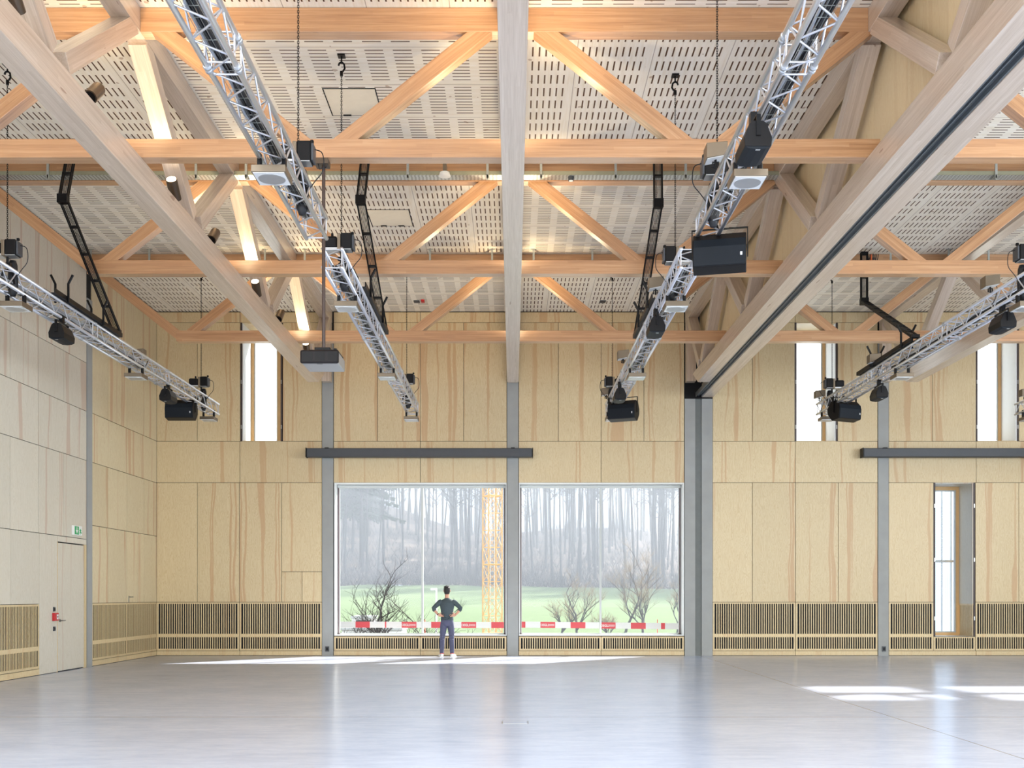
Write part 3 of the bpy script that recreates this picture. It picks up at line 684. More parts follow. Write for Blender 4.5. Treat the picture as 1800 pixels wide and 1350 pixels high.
# cable bundles inside the near trusses
def bundle(xc, y0, y1, label):
    g = thing('cable_bundle', label, 'cables', (xc, (y0+y1)/2, ZTB), 'cable bundles in the near trusses')
    rnd = random.Random(int(xc*10)+7)
    for k in range(9):
        ph = rnd.random()*6; ox, oz = (k % 3-1)*.035, (k//3)*.03+.045
        pts = [(xc+ox+.012*math.sin(ph+y0+i*.9), y0+i*.2, ZTB+oz+.008*math.sin(ph*2+i*1.3)) for i in range(int((y1-y0)/.2))]
        MB().path(pts, .011+.005*rnd.random(), 6).obj('cable', 'cable' if k % 4 else 'cable_grey', g, smooth=True)
    b = MB()
    for i in range(int((y1-y0)/.16)): yy = y0+i*.16; b.path([(xc-.06, yy, ZTB+.03), (xc+.06, yy, ZTB+.03)], .003, 4)
    for k in range(4): b.tube((xc-.06+k*.04, y0, ZTB+.03), (xc-.06+k*.04, y1, ZTB+.03), .0025, n=4)
    b.obj('mesh_tray', 'galv', g)
bundle(TX[1], .7, 12.3, 'black and grey cables lying in the near truss left of centre'); bundle(TX[2], .7, 12.0, 'black and grey cables lying in the near truss right of centre')
bundle(TX[1], 14.1, 20.5, 'cables lying in the far truss left of centre'); bundle(TX[2], 14.1, 20.5, 'cables lying in the far truss right of centre')
bundle(TX[0], 14.1, 20.5, 'cables lying in the truss nearest the left wall'); bundle(TX[3], 14.1, 20.5, 'cables lying in the right hall truss')
# ------------------------------------------------------------------ hoists with chains
def link_chain(z0, z1):
    b = MB(); z = z0; k = 0
    while z < z1:
        a = Vector((.009, 0, 0)) if k % 2 else Vector((0, .009, 0))
        pts = [Vector((0, 0, z))+a*.6, Vector((0, 0, z+.008))+a, Vector((0, 0, z+.026))+a, Vector((0, 0, z+.034))+a*.6, Vector((0, 0, z+.034))-a*.6, Vector((0, 0, z+.026))-a, Vector((0, 0, z+.008))-a, Vector((0, 0, z))-a*.6, Vector((0, 0, z))+a*.6]
        b.path(pts, .0036, 4); z += .028; k += 1
    return b
def make_hoist(label):
    """origin at the hook under the motor; built around z=0"""
    g = thing('chain_hoist', label, 'hoist', (0, 0, 0), 'black chain hoists lifting the lighting trusses')
    b = MB(); b.box(-.26, -.05, -.09, .09, .20, .36); b.obj('motor', 'black', g, bevel=.03)
    MB().box(-.045, .0, -.1, .1, .17, .39).obj('label_plate', 'bronze', g, bevel=.006)
    b = MB(); b.box(.0, .15, -.09, .09, .18, .40); b.box(.13, .17, -.02, .02, .40, .44); b.box(-.14, -.11, -.03, .03, .36, .42); b.obj('gear_box', 'black', g, bevel=.012)
    MB().box(.15, .18, -.08, .08, .19, .38).obj('end_cover', 'blacktrim', g, bevel=.01)
    MB().box(-.25, .14, -.085, .085, .176, .20).obj('bottom_cover', 'alu_matt', g)
    b = MB(); b.path([(0, 0, .18), (.0, 0, .06)], .018, 8); b.path([(.03, 0, .06), (.045, 0, .02), (.02, 0, -.02), (-.02, 0, -.02), (-.035, 0, .01)], .012, 6); b.box(-.05, .05, -.03, .03, .05, .09); b.obj('hook', 'black', g)
    b = MB(); b.path([(-.10, 0, -.2), (-.06, 0, -.02), (0, 0, .0), (.06, 0, -.02), (.10, 0, -.2)], .016, 6); b.obj('sling', 'black', g)
    b = MB(); b.loft([[(math.cos(a)*r*.9+.02, math.sin(a)*r*.8+.12, z) for a in [i*PI/5 for i in range(10)]] for z, r in ((.16, .05), (.1, .07), (-.1, .08), (-.26, .075), (-.34, .04))]); b.obj('chain_bag', 'cable', g, smooth=True)
    b = MB(); b.cable([(.17, 0, .34), (.26, .02, .3), (.27, .02, .12), (.18, .03, .0), (.06, .05, -.15)], .006, 5); b.obj('power_cable', 'cable', g)
    link_chain(.40, 2.62).obj('chain', 'black', g)
    b = MB(); b.path([(.0, 0, 2.58), (.0, 0, 2.64)], .022, 8)
    b.path([(.02, 0, 2.64), (.045, 0, 2.68), (.035, 0, 2.74), (0, 0, 2.77), (-.03, 0, 2.75), (-.04, 0, 2.72)], .014, 6); b.path([(0, 0, 2.75), (0, 0, 2.84)], .012, 6); b.box(-.05, .05, -.05, .05, 2.84, 2.862); b.obj('ceiling_hook', 'black', g)
    return g
hl = [(TX[1], 11.62, 'chain hoist holding the far end of the near truss left of centre'), (TX[1], 14.55, 'chain hoist above the projector pole on the far truss left of centre'),
      (TX[1]-.02, 23.7, 'chain hoist near the wall end of the far truss left of centre'), (TX[2], 12.0, 'chain hoist on the near truss right of centre, above the cable tray'),
      (TX[2], 15.1, 'chain hoist beside the big loudspeaker on the truss right of centre'), (TX[2]-.06, 24.0, 'chain hoist near the wall end of the truss right of centre'),
      (TX[0], 14.8, 'chain hoist at the left edge of the view above the left wall truss'), (TX[0], 24.0, 'chain hoist near the wall end of the left wall truss'),
      (TX[3], 24.2, 'chain hoist in front of the upper narrow window of the right hall'), (TX[3], 15.0, 'chain hoist at the right edge of the view above the right hall truss')]
h0 = None
for xx, yy, lab in hl:
    o = make_hoist(lab) if h0 is None else copy_tree(h0)
    if h0 is None: h0 = o
    o['label'] = lab
    o.location = (xx, yy, ZTT+.05+(ZCEIL-ZTT-.05-2.862))
    if xx > 0:
        o.scale = (-1, 1, 1)
# ------------------------------------------------------------------ square downlights
def make_down():
    g = thing('square_downlight', 'x', 'light', (0, 0, 0), 'square bronze floodlights under the lighting trusses')
    MB().box(-.165, .165, -.17, .17, -.205, -.135).obj('housing', 'bronze', g, bevel=.005)
    b = MB(); b.box(-.15, .15, -.155, .155, -.212, -.204); b.obj('front_glass', 'lens', g)
    MB().tube((0, 0, -.216), (0, 0, -.2125), .13, .13, 32).obj('reflector', 'alu_matt', g)
    for s in (-1, 1):
        b = MB(); b.box(s*.12-.02, s*.12+.02, -.03, .03, -.135, .035); b.obj('clamp', 'black', g, bevel=.006)
    return g
dn = [(0, 15.05, 'square floodlight at the left edge under the left wall truss'), (0, 19.85, 'square floodlight in the middle of the left wall truss'), (0, 24.6, 'square floodlight at the wall end of the left wall truss'),
      (1, 10.35, 'square floodlight under the near truss left of centre, in front of the tray'), (1, 15.05, 'square floodlight beside the projector pole'), (1, 19.85, 'third square floodlight along the truss left of centre'), (1, 24.6, 'square floodlight at the wall end of the truss left of centre'),
      (2, 10.45, 'square floodlight with round lens under the near truss right of centre'), (2, 15.05, 'square floodlight just beyond the big loudspeaker right of centre'), (2, 19.85, 'third square floodlight along the truss right of centre'), (2, 24.6, 'square floodlight at the wall end of the truss right of centre'),
      (3, 15.05, 'square floodlight at the right edge under the right hall truss'), (3, 19.85, 'square floodlight in the middle of the right hall truss'), (3, 24.6, 'square floodlight in front of the upper narrow window'), (4, 24.6, 'square floodlight on the truss end at the right edge of the view')]
d0 = make_down()
for k, (ti, yy, lab) in enumerate(dn):
    o = d0 if k == 0 else copy_tree(d0)
    o['label'] = lab; o.location = (TX[ti], yy, ZTB)
# small box floods on top of trusses
def make_flood():
    g = thing('box_floodlight', 'x', 'light', (0, 0, 0), 'small grey box floodlights on top of the trusses')
    MB().prism([(-.11, .04), (-.11, .20), (.11, .22), (.11, .08)], 'y', -.09, .10).obj('housing', 'bronze', g, bevel=.006)
    MB().prism([(-.10, .034), (.10, .074), (.10, .079), (-.10, .039)], 'y', -.08, .09).obj('front_glass', 'lens', g)
    b = MB(); b.tube((0, 0, -.03), (0, 0, .06), .014, n=8); b.path([(-.03, 0, -.025), (-.03, 0, .03), (.03, 0, .03), (.03, 0, -.025)], .01, 6); b.obj('clamp', 'black', g)
    MB().cable([(.08, .05, .15), (.14, .08, .05), (.1, .06, -.1), (.04, .03, -.2)], .007, 5).obj('cable', 'cable', g)
    return g
f0 = make_flood()
for k, (ti, yy, sd, lab) in enumerate([(2, 11.2, -1, 'small box floodlight on the near truss beside the hoist right of centre'), (2, 15.9, -1, 'small box floodlight left of the big loudspeaker'), (2, 20.6, -1, 'third small box floodlight along the truss right of centre'), (2, 24.3, -1, 'small box floodlight at the wall end of the truss right of centre'),
                      (3, 15.8, -1, 'small box floodlight on top of the right hall truss near the right edge'), (3, 20.9, -1, 'small box floodlight in the middle of the right hall truss'), (3, 24.6, -1, 'small box floodlight in front of the upper narrow window'), (0, 20.5, -1, 'small box floodlight on the left wall truss'), (4, 24.4, -1, 'small box floodlight at the right edge of the view')]):
    o = f0 if k == 0 else copy_tree(f0)
    o['label'] = lab; o.location = (TX[ti]+sd*.17, yy, ZTT+.03)
# ------------------------------------------------------------------ small loudspeakers (prisms along y, grille down)
def make_small():
    g = thing('small_loudspeaker', 'x', 'loudspeaker', (0, 0, 0), 'small black loudspeakers under the lighting trusses')
    c = [(-.115, -.34), (-.122, -.26), (-.075, -.14), (-.045, -.115), (.045, -.115), (.075, -.14), (.122, -.26), (.115, -.34)]
    MB().prism(c, 'y', -.2, .2).obj('cabinet', 'speaker', g, bevel=.006)
    gr = [(-.112, -.341), (-.07, -.358), (0, -.365), (.07, -.358), (.112, -.341)]
    MB().prism(gr, 'y', -.195, .195).obj('grille', 'grille', g)
    b = MB(); b.box(-.02, .02, -.215, -.203, -.25, -.07); b.box(-.02, .02, .203, .215, -.25, -.07); b.box(-.02, .02, -.215, .215, -.075, -.065); b.obj('yoke', 'black', g)
    MB().box(-.03, .03, -.04, .04, -.07, .035).obj('clamp', 'black', g)
    MB().box(-.02, .02, -.19, -.17, -.3675, -.364).obj('badge', 'alu_matt', g)
    return g
s0 = make_small()
for k, (xx, yy, lab) in enumerate([(2.14, 9.45, 'small loudspeaker nearest the camera, upper right of centre'), (2.14, 15.9, 'small loudspeaker between the second and third floodlight right of centre'), (2.14, 21.3, 'small loudspeaker above the farthest big speaker right of centre'),
                     (-6.93, 16.3, 'small loudspeaker on the left wall truss near the left edge'), (-6.95, 21.4, 'small loudspeaker on the left wall truss beside the big speaker'),
                     (7.22, 15.65, 'small loudspeaker on the right hall truss near the right edge'), (7.28, 21.1, 'small loudspeaker under the middle of the right hall truss')]):
    o = s0 if k == 0 else copy_tree(s0)
    o['label'] = lab; o.location = (xx, yy, ZTB-.015)
    o.scale = (1.0, 1.0, 1.0)
# ------------------------------------------------------------------ large loudspeakers
def make_big():
    g = thing('large_loudspeaker', 'x', 'loudspeaker', (0, 0, 0), 'large black loudspeakers at the trusses')
    w = .31
    c = [(-.06, .21), (-.155, .12), (-.185, .02), (-.165, -.20), (.06, -.235), (.20, -.08), (.21, .05), (.10, .20)]
    MB().prism(c, 'x', -w, w).obj('cabinet', 'speaker', g, bevel=.01)
    MB().prism([(-.175, .112), (-.20, .02), (-.182, -.19), (-.168, -.192), (-.18, .02), (-.16, .115)], 'x', -w+.012, w-.012).obj('grille', 'grille', g)
    MB().box(w-.07, w-.045, -.206, -.196, -.10, -.06).obj('badge', 'alu_matt', g)
    b = MB(); b.box(-w-.02, -w-.008, -.02, .02, -.06, .29); b.box(w+.008, w+.02, -.02, .02, -.06, .29); b.box(-w-.02, w+.02, -.02, .02, .28, .29); b.box(-.04, .04, -.03, .03, .29, .33); b.obj('yoke', 'black', g)
    return g
b0 = make_big()
for k, (xx, yy, zz, yaw, lab) in enumerate([(2.46, 12.62, EYE+4.08, -.22, 'large black loudspeaker in the gap of the truss right of centre'), (2.44, 23.45, EYE+4.10, -.40, 'large loudspeaker at the wall end of the truss right of centre'),
                         (-7.33, 23.45, EYE+4.12, .0, 'large loudspeaker at the wall end of the left wall truss'), (7.38, 23.6, EYE+4.12, .42, 'large loudspeaker at the wall end of the right hall truss')]):
    o = b0 if k == 0 else copy_tree(b0)
    o['label'] = lab; o.location = (xx, yy, zz); o.rotation_euler = (0, 0, yaw)
# ------------------------------------------------------------------ projector
pr = thing('projector', 'black and silver projector hanging on a dark pole from the nearest cross truss', 'projector', (-2.4, 13.46, ZC0))
py0, py1 = 13.2, 13.74; px0, px1 = X(527.5, py0), X(595.5, py0); pz0, pz1 = Z(638, py0), Z(615, py0)
MB().tube((-2.40, 13.46, pz1+.07), (-2.40, 13.46, ZC0-.03), .022, n=16).obj('pole', plain('dark_brown_tube', lin(62, 46, 40), .4), pr)
MB().box(px0+.01, px1-.01, py0+.02, py1, pz0, pz1-.01).obj('body', 'alu_matt', pr, bevel=.015)
MB().box(px0, px1, py0-.01, py0+.03, pz0-.004, pz1).obj('front_panel', plain('projector_front', lin(26, 22, 24), .4, 0., .18), pr, bevel=.02)
for i in range(3): MB().box(px0+.035+i*.155, px0+.155+i*.155, py0-.014, py0-.009, pz0+.025, pz1-.025).obj('vent', 'black', pr)
MB().box(px0+.2, px0+.27, py0+.05, py0+.06, pz0-.003, pz0+.001).obj('latch', 'black', pr)
b = MB(); b.box(px0+.02, px1-.02, py0+.05, py1-.05, pz1, pz1+.015); b.box(-2.5, -2.3, 13.36, 13.56, pz1+.015, pz1+.07); b.box(px1-.07, px1-.03, py0+.02, py0+.06, pz1, pz1+.025); b.obj('mount', 'black', pr, bevel=.006)
MB().box(-2.50, -2.33, 13.37, 13.55, ZC0-.07, ZC0-.001).obj('ceiling_bracket', 'bronze_dark', pr)
MB().path([(-2.46, 13.4, ZC0-.06), (-2.44, 13.38, ZC0-.14), (-2.40, 13.40, ZC0-.12), (-2.36, 13.42, ZC0-.10), (-2.34, 13.4, ZC0-.05)], .008, 5).obj('cable', 'cable', pr)
# ------------------------------------------------------------------ hanging energy-chain arms
def ladder(b, p0, p1, w, nrung, r=.012):
    p0, p1 = Vector(p0), Vector(p1); s = Vector((w/2, 0, 0)); q = Vector((0, .035, 0))
    for sg in (-1, 1):
        for k in (-1, 1): b.tube(p0+s*sg+q*k, p1+s*sg+q*k, r, n=6)
        b.obox((p0+p1)/2+s*sg, (p1-p0)/2, (.006, 0, 0), (0, .028, 0))
    for i in range(nrung+1):
        c = p0.lerp(p1, i/nrung); b.obox(c, s*1.15, (0, .045, 0), (0, 0, .012 if i not in (0, nrung) else .03))
def fork(b, x, y, z, sgn=1):
    b.path([(x, y, z-.05), (x, y, z+.24), (x+sgn*.07, y-.0, z+.38)], .02, 6)
def arm(pts, tray_y, label, w=.13):
    g = thing('cable_carrier', label, 'cable carrier', pts[0], 'folding black cable arms feeding the lighting trusses')
    segs = []
    for i, (p0, p1) in enumerate(zip(pts[:-1], pts[1:])):
        b = MB(); ladder(b, p0, p1, w, max(2, int((Vector(p1)-Vector(p0)).length/.45))); b.obj('arm_link', 'black', g)
        b = MB()
        for k in range(5):
            o = Vector(((k-2)*.02, 0, .0)); b.tube(Vector(p0)+o, Vector(p1)+o, .006, n=5)
        b.obj('cable', 'cable', g)
    b = MB()
    for p in pts[1:-1]: b.obox(p, (w*.62, 0, 0), (0, .06, 0), (0, 0, .07))
    if len(pts) > 2: b.obj('joint', 'black', g)
    e = Vector(pts[-1]); xt, (ya, yb) = e.x, tray_y
    b = MB(); b.box(xt-.09, xt-.075, ya, yb, ZTT+.03, ZTT+.10); b.box(xt+.075, xt+.09, ya, yb, ZTT+.03, ZTT+.10); b.box(xt-.08, xt+.08, ya, yb, ZTT+.028, ZTT+.034)
    b.obj('tray', 'black', g)
    for yy in (ya+.45, yb-.9):
        for sd in (-1, 1): b = MB(); fork(b, xt+sd*.10, yy, ZTT+.05, sd); b.obj('guide_fork', 'black', g)
    b = MB()
    for k in range(6): x0 = pts[0][0]+.05+k*.035; b.cable([(x0, pts[0][1], pts[0][2]-.02), (x0+.03, pts[0][1]+.02, pts[0][2]-.17), (x0+.06, pts[0][1], pts[0][2]-.12), (x0+.08, pts[0][1], pts[0][2]-.01)], .009, 5)
    b.obj('cable_loop', 'cable', g)
    b = MB(); b.path([(pts[0][0]+.14, pts[0][1]-.03, pts[0][2]-.03), (pts[0][0]+.14, pts[0][1]-.03, pts[0][2]-.16)], .014, 6); b.obj('connector', 'orange', g)
    return g
ya = 17.3
arm([(X(127, ya), ya, ZCEIL-.12), (X(111, ya), ya, Z(350, ya)), (TX[0]+.10, 18.6, ZTT+.12)], (15.9, 18.65), 'cable arm hanging down to the left wall truss')
arm([(X(644, ya), ya, ZCEIL-.12), (X(634, ya), ya, Z(352, ya)), (TX[1]+.10, 18.4, ZTT+.12)], (15.6, 18.45), 'cable arm hanging down to the truss left of centre')
arm([(X(1156, ya), ya, ZCEIL-.12), (X(1157, ya), ya, Z(358, ya)), (TX[2]-.10, 18.7, ZTT+.12)], (16.2, 18.75), 'cable arm hanging down to the truss right of centre')
ya = 22.6
arm([(X(1519, ya), ya, ZCEIL-.12), (X(1519, ya), ya, Z(530, ya)), (TX[3]-.10, 18.95, ZTT+.12)], (18.9, 21.9), 'cable arm slanting down to the right hall truss')
# hooks (black tongs) on the wall truss left of the column
# ------------------------------------------------------------------ floor box
s = thing('floor_box', 'flush metal floor box in the middle foreground of the concrete floor', 'floor box', (X(905, 12.95), 12.95, 0))
MB().box(X(882, 12.95), X(929, 12.95), 12.86, 13.12, 0, .003).obj('rim', 'steel', s); MB().box(X(884, 12.95), X(927, 12.95), 12.88, 13.10, .003, .0045).obj('lid', 'floor', s)
# ------------------------------------------------------------------ the man at the window
skin = plain('skin', lin(205, 152, 126), .5, var=.05); hairm = plain('dark_hair', lin(34, 30, 30), .6, var=.3, scale=60)
knit = plain('charcoal_knit', lin(70, 82, 88), .85, var=.18, scale=26); jeans = plain('blue_grey_trousers', lin(86, 88, 112), .85, var=.16, scale=20)
def fuse(o, vox, sm=2):
    m = o.modifiers.new('fuse', 'REMESH'); m.mode = 'VOXEL'; m.voxel_size = vox; m.use_smooth_shade = True
    s_ = o.modifiers.new('soft', 'SMOOTH'); s_.factor = .5; s_.iterations = sm; return o
def ring(cx, cy, z, rx, ry, n=20, tilt=0.):
    return [(cx+rx*math.cos(2*PI*i/n), cy+ry*math.sin(2*PI*i/n), z+tilt*math.cos(2*PI*i/n)) for i in range(n)]
HAND = {}
def hand(b, wrist, inward, sgn):
    """palm on the hip, four unequal bent fingers reaching round the back, thumb leaving the side of the palm"""
    w = Vector(wrist); u = Vector(inward).normalized(); v = Vector((0, 0, 1)); v = (v-u*v.dot(u)).normalized()
    n_ = u.cross(v)*sgn
    b.obox(w+u*.045, u*.042, v*.036, n_*.012)
    for i, L in enumerate((.068, .076, .071, .056)):
        s = w+u*.082+v*(.027-.018*i); k1 = s+u*(L*.5)+n_*.004; k2 = k1+u*(L*.3)-v*.004-n_*.012; k3 = k2+u*(L*.22)-v*.006-n_*.016
        b.path([s-u*.015, s, k1, k2, k3], [.0095, .0092, .0085, .008, .0065], 8)
    s = w+u*.02+v*.030; b.path([s-u*.01, s+u*.015+v*.022, s+u*.04+v*.036-n_*.01, s+u*.062+v*.04-n_*.02], [.011, .0105, .0095, .007], 8)
b = MB()
# head: skull, jaw, nose, ears
hc = Vector((-.005, .01, 0)); rings = []
for z, rx, ry, oy in ((1.560, .030, .040, .035), (1.580, .050, .066, .030), (1.610, .062, .082, .018), (1.650, .071, .094, .005), (1.690, .076, .100, .0), (1.730, .076, .100, -.004), (1.770, .066, .086, -.006), (1.795, .045, .058, -.006), (1.806, .018, .024, -.006)):
    rings.append(ring(hc.x, hc.y+oy, z, rx, ry))
b.loft(rings)
b.path([(hc.x, .105, 1.70), (hc.x, .128, 1.665), (hc.x, .112, 1.65)], [.008, .013, .010], 8)
b.path([(hc.x-.024, .104, 1.622), (hc.x, .110, 1.619), (hc.x+.024, .104, 1.622)], [.004, .006, .004], 6)
for s in (-1, 1): b.path([(hc.x+s*.074, .012, 1.70), (hc.x+s*.086, .002, 1.695), (hc.x+s*.084, 0, 1.672), (hc.x+s*.074, .012, 1.655)], [.008, .011, .010, .007], 8)
b.loft([ring(hc.x, .0, z, r, r*1.05) for z, r in ((1.42, .075), (1.47, .062), (1.52, .055), (1.60, .054))])
b.loft([ring(0, 0, z, rx, ry) for z, rx, ry in ((.89, .11, .07), (.92, .135, .085), (.95, .145, .092), (1.08, .130, .088), (1.20, .145, .098), (1.32, .165, .105), (1.41, .155, .09), (1.46, .10, .065))])
arms = {}
for s in (-1, 1):
    sh, el, wr = Vector((s*.165, -.005, 1.415)), Vector((s*.355, -.045, 1.235)), Vector((s*.215, -.075, 1.068))
    arms[s] = (sh, el, wr)
    b.path([sh, sh.lerp(el, .4), el, el.lerp(wr, .35), wr], [.050, .046, .038, .037, .025], 12)
    hand(b, wr, (-s*.9, -.16, -.10), s)
for s, kx, axx in ((-1, -.125, -.135), (1, .115, .125)):
    b.path([(s*.075, 0, .86), (s*.09, .0, .70), (kx, .012, .47), ((kx+axx)/2, -.012, .30), (axx, 0, .09), (axx, .0, .05)], [.078, .070, .048, .046, .032, .034], 14)
    b.path([(axx, -.04, .045), (axx+s*.02, .06, .04), (axx+s*.045, .14, .03)], [.032, .034, .022], 10)
body = b.obj('person', skin, None); fuse(body, .0075, 2)
tag(body, 'man seen from behind, hands on hips, charcoal sweater, blue grey trousers and white shoes', 'person')
# eyes
for s in (-1, 1):
    e = MB(); e.tube((hc.x+s*.028, .100, 1.693), (hc.x+s*.028, .106, 1.693), .011, .006, 10); e.obj('eye', 'white', body)
# hair
b = MB(); b.loft([ring(hc.x, hc.y+oy, z, rx, ry, 24) for z, rx, ry, oy in ((1.600, .058, .050, -.045), (1.64, .072, .070, -.035), (1.68, .080, .088, -.022), (1.72, .083, .104, -.008), (1.76, .078, .100, -.004), (1.795, .062, .080, .0), (1.820, .036, .050, .012), (1.828, .014, .02, .02))])
rr = random.Random(3)
for k in range(90):
    a = rr.random()*2*PI; z = 1.70+rr.random()*.10; r = .083*(1-((z-1.70)/.16)**2*.35)
    p = Vector((hc.x+math.cos(a)*r*.93, hc.y+math.sin(a)*r*1.12, z)); b.path([p, p+Vector((math.cos(a)*.006, math.sin(a)*.008, .022))], [.009, .003], 5)
fuse(b.obj('hair', hairm, body), .006, 1)
# sweater with pushed-up sleeves
b = MB(); b.loft([ring(0, oy, z, rx, ry, 28) for z, rx, ry, oy in ((.925, .158, .108, 0), (.945, .165, .114, 0), (1.00, .160, .112, 0), (1.08, .150, .108, 0), (1.20, .165, .116, 0), (1.31, .186, .124, 0), (1.385, .192, .116, 0), (1.43, .165, .095, 0), (1.465, .115, .078, 0), (1.490, .072, .068, 0))])
for s in (-1, 1):
    sh, el, wr = arms[s]
    b.path([sh-Vector((s*.03, 0, 0)), sh.lerp(el, .15), sh.lerp(el, .5), el, el.lerp(wr, .12), el.lerp(wr, .34)], [.068, .068, .060, .050, .050, .045], 14)
    b.path([el.lerp(wr, .28), el.lerp(wr, .36)], [.048, .048], 14)
for k, (p0, p1) in enumerate([((-.14, -.10, 1.09), (-.03, -.115, 1.03)), ((.14, -.10, 1.09), (.04, -.115, 1.01)), ((-.13, -.10, 1.01), (.0, -.12, .985)), ((.13, -.10, 1.02), (.03, -.12, .965)), ((-.10, -.1, .96), (.08, -.112, .95))]):
    b.path([p0, ((p0[0]+p1[0])/2, -.125, (p0[2]+p1[2])/2+.006), p1], [.008, .013, .008], 6)
fuse(b.obj('sweater', knit, body), .0075, 2)
b = MB(); b.loft([ring(0, 0, z, r, r, 20) for z, r in ((1.478, .074), (1.500, .064), (1.503, .060))]); b.obj('collar', knit, body, smooth=True)
# trousers
b = MB(); b.loft([ring(0, -.004, z, rx, ry, 28) for z, rx, ry in ((.79, .10, .085), (.82, .145, .112), (.87, .165, .122), (.93, .158, .112), (.985, .150, .104))])
for s, kx, axx in ((-1, -.125, -.135), (1, .115, .125)):
    b.path([(s*.078, -.004, .90), (s*.092, .0, .76), (s*.108, .004, .62), (kx, .012, .47), ((kx+axx)/2, -.010, .30), (axx, 0, .13), (axx, .0, .085)], [.086, .090, .078, .064, .062, .054, .052], 18)
    for z in (.52, .44, .16, .12): b.path([(kx-.05, -.05, z), (kx, -.068 if z > .3 else -.058, z+.012), (kx+.05, -.05, z+.004)], [.006, .010, .006], 6)
fuse(b.obj('trousers', jeans, body), .008, 2)
for s, axx in ((-1, -.135), (1, .125)):
    b = MB(); b.path([(axx-s*.005, -.085, .035), (axx, -.05, .045), (axx+s*.025, .06, .042), (axx+s*.06, .165, .030), (axx+s*.07, .20, .022)], [.030, .043, .044, .036, .022], 14)
    b.path([(axx, -.04, .05), (axx, -.02, .09)], [.045, .040], 12)
    so = fuse(b.obj('shoe', 'white', body), .007, 2)
    b = MB(); b.prism([(axx-.042, -.115), (axx+.042, -.115), (axx+s*.03+.05, .06), (axx+s*.075+.035, .2), (axx+s*.075-.03, .2), (axx+s*.03-.05, .06)], 'z', 0, .02); b.obj('sole', 'white', so)
    MB().tube((axx, -.02, .065), (axx, -.02, .105), .046, .044, 16).obj('sock', 'red', body)
b = MB(); b.tube(arms[-1][2]+Vector((-.012, .002, .012)), arms[-1][2]+Vector((-.022, .004, .024)), .031, n=16); b.obj('wristband', 'black', body)
body.location = (X(786, 27.0), 27.0, 0)
# ------------------------------------------------------------------ outside: terrace, meadow, wooded hill
def ss(a, b_, x): t_ = min(1, max(0, (x-a)/(b_-a))); return t_*t_*(3-2*t_)
def lerp_tab(tab, y):
    for (y0, z0), (y1_, z1_) in zip(tab[:-1], tab[1:]):
        if y <= y1_: return z0+(z1_-z0)*(y-y0)/(y1_-y0)
    return tab[-1][1]
TAB = [(28.4, -.35), (33.5, -.45), (37, -3.6), (50, -3.6), (60, -1.4), (78, .72), (105, 2.4), (111, 3.2), (168, 11.6), (186, 12.2), (260, 8)]
def ground(x, y):
    z = lerp_tab(TAB, y)
    if y > 105: z += ss(105, 165, y)*(5.0*ss(-2, -22, x)+1.0*math.sin(x*.11)) + .25*noise.noise(Vector((x*.2, y*.2, 0)))
    if y > 60: z += ss(60, 105, y)*(-.012*x) 
    return z
def terrain(name, x0, x1, y0, y1, st, mat):
    nx, ny = int((x1-x0)/st), int((y1-y0)/st); v = []; f = []
    for j in range(ny+1):
        for i in range(nx+1): xx = x0+(x1-x0)*i/nx; yy = y0+(y1-y0)*j/ny; v.append((xx, yy, ground(xx, yy)))
    for j in range(ny):
        for i in range(nx): a = j*(nx+1)+i; f.append((a, a+1, a+nx+2, a+nx+1))
    m = bpy.data.meshes.new(name); m.from_pydata(v, [], f); m.materials.append(mat); m.update()
    for p in m.polygons: p.use_smooth = True
    o = bpy.data.objects.new(name, m); C.objects.link(o); return struct(o)
t = NT('meadow'); co = t.coord(); f = t.noise(co, 1.2, 4, .6); f2 = t.noise(co, .12, 2)
c_ = t.mix(f, lin(96, 116, 78), lin(122, 140, 98)); c_ = t.mix(t.math('MULTIPLY', f2, .4), c_, lin(132, 144, 108)); t.base(c_); t.set(.9, spec=.1); meadow = t.m
t = NT('forest_floor'); co = t.coord(); f = t.noise(co, .5, 4, .65)
t.base(t.ramp(f, [(.3, lin(84, 80, 82)), (.5, lin(116, 106, 102)), (.7, lin(158, 142, 130))])); t.set(.95, spec=.1); ffloor = t.m
gravel = plain('gravel', lin(150, 146, 138), .9, var=.25, scale=4)
terrain('ground', -60, 80, D+.86, 52, 2.0, gravel); terrain('ground', -75, 95, 52, 106, 3.0, meadow); terrain('ground', -110, 120, 106, 260, 4.0, ffloor)
bark = plain('bark', lin(92, 90, 94), .9, var=.3, scale=3.); bark2 = plain('pale_twigs', lin(170, 150, 128), .9, var=.2, scale=3.)
needle = plain('conifer_green', lin(58, 78, 56), .9, var=.3, scale=3.); dbark = plain('dark_bark', lin(70, 66, 64), .9, var=.3, scale=6.)
def wander(rd, p, d, L, n, wob, up=0.):
    pts = [Vector(p)]; d = Vector(d).normalized()
    for i in range(n):
        d = (d+Vector((rd.uniform(-wob, wob), rd.uniform(-wob, wob), rd.uniform(-wob, wob)*.6+up))).normalized(); pts.append(pts[-1]+d*(L/n))
    return pts
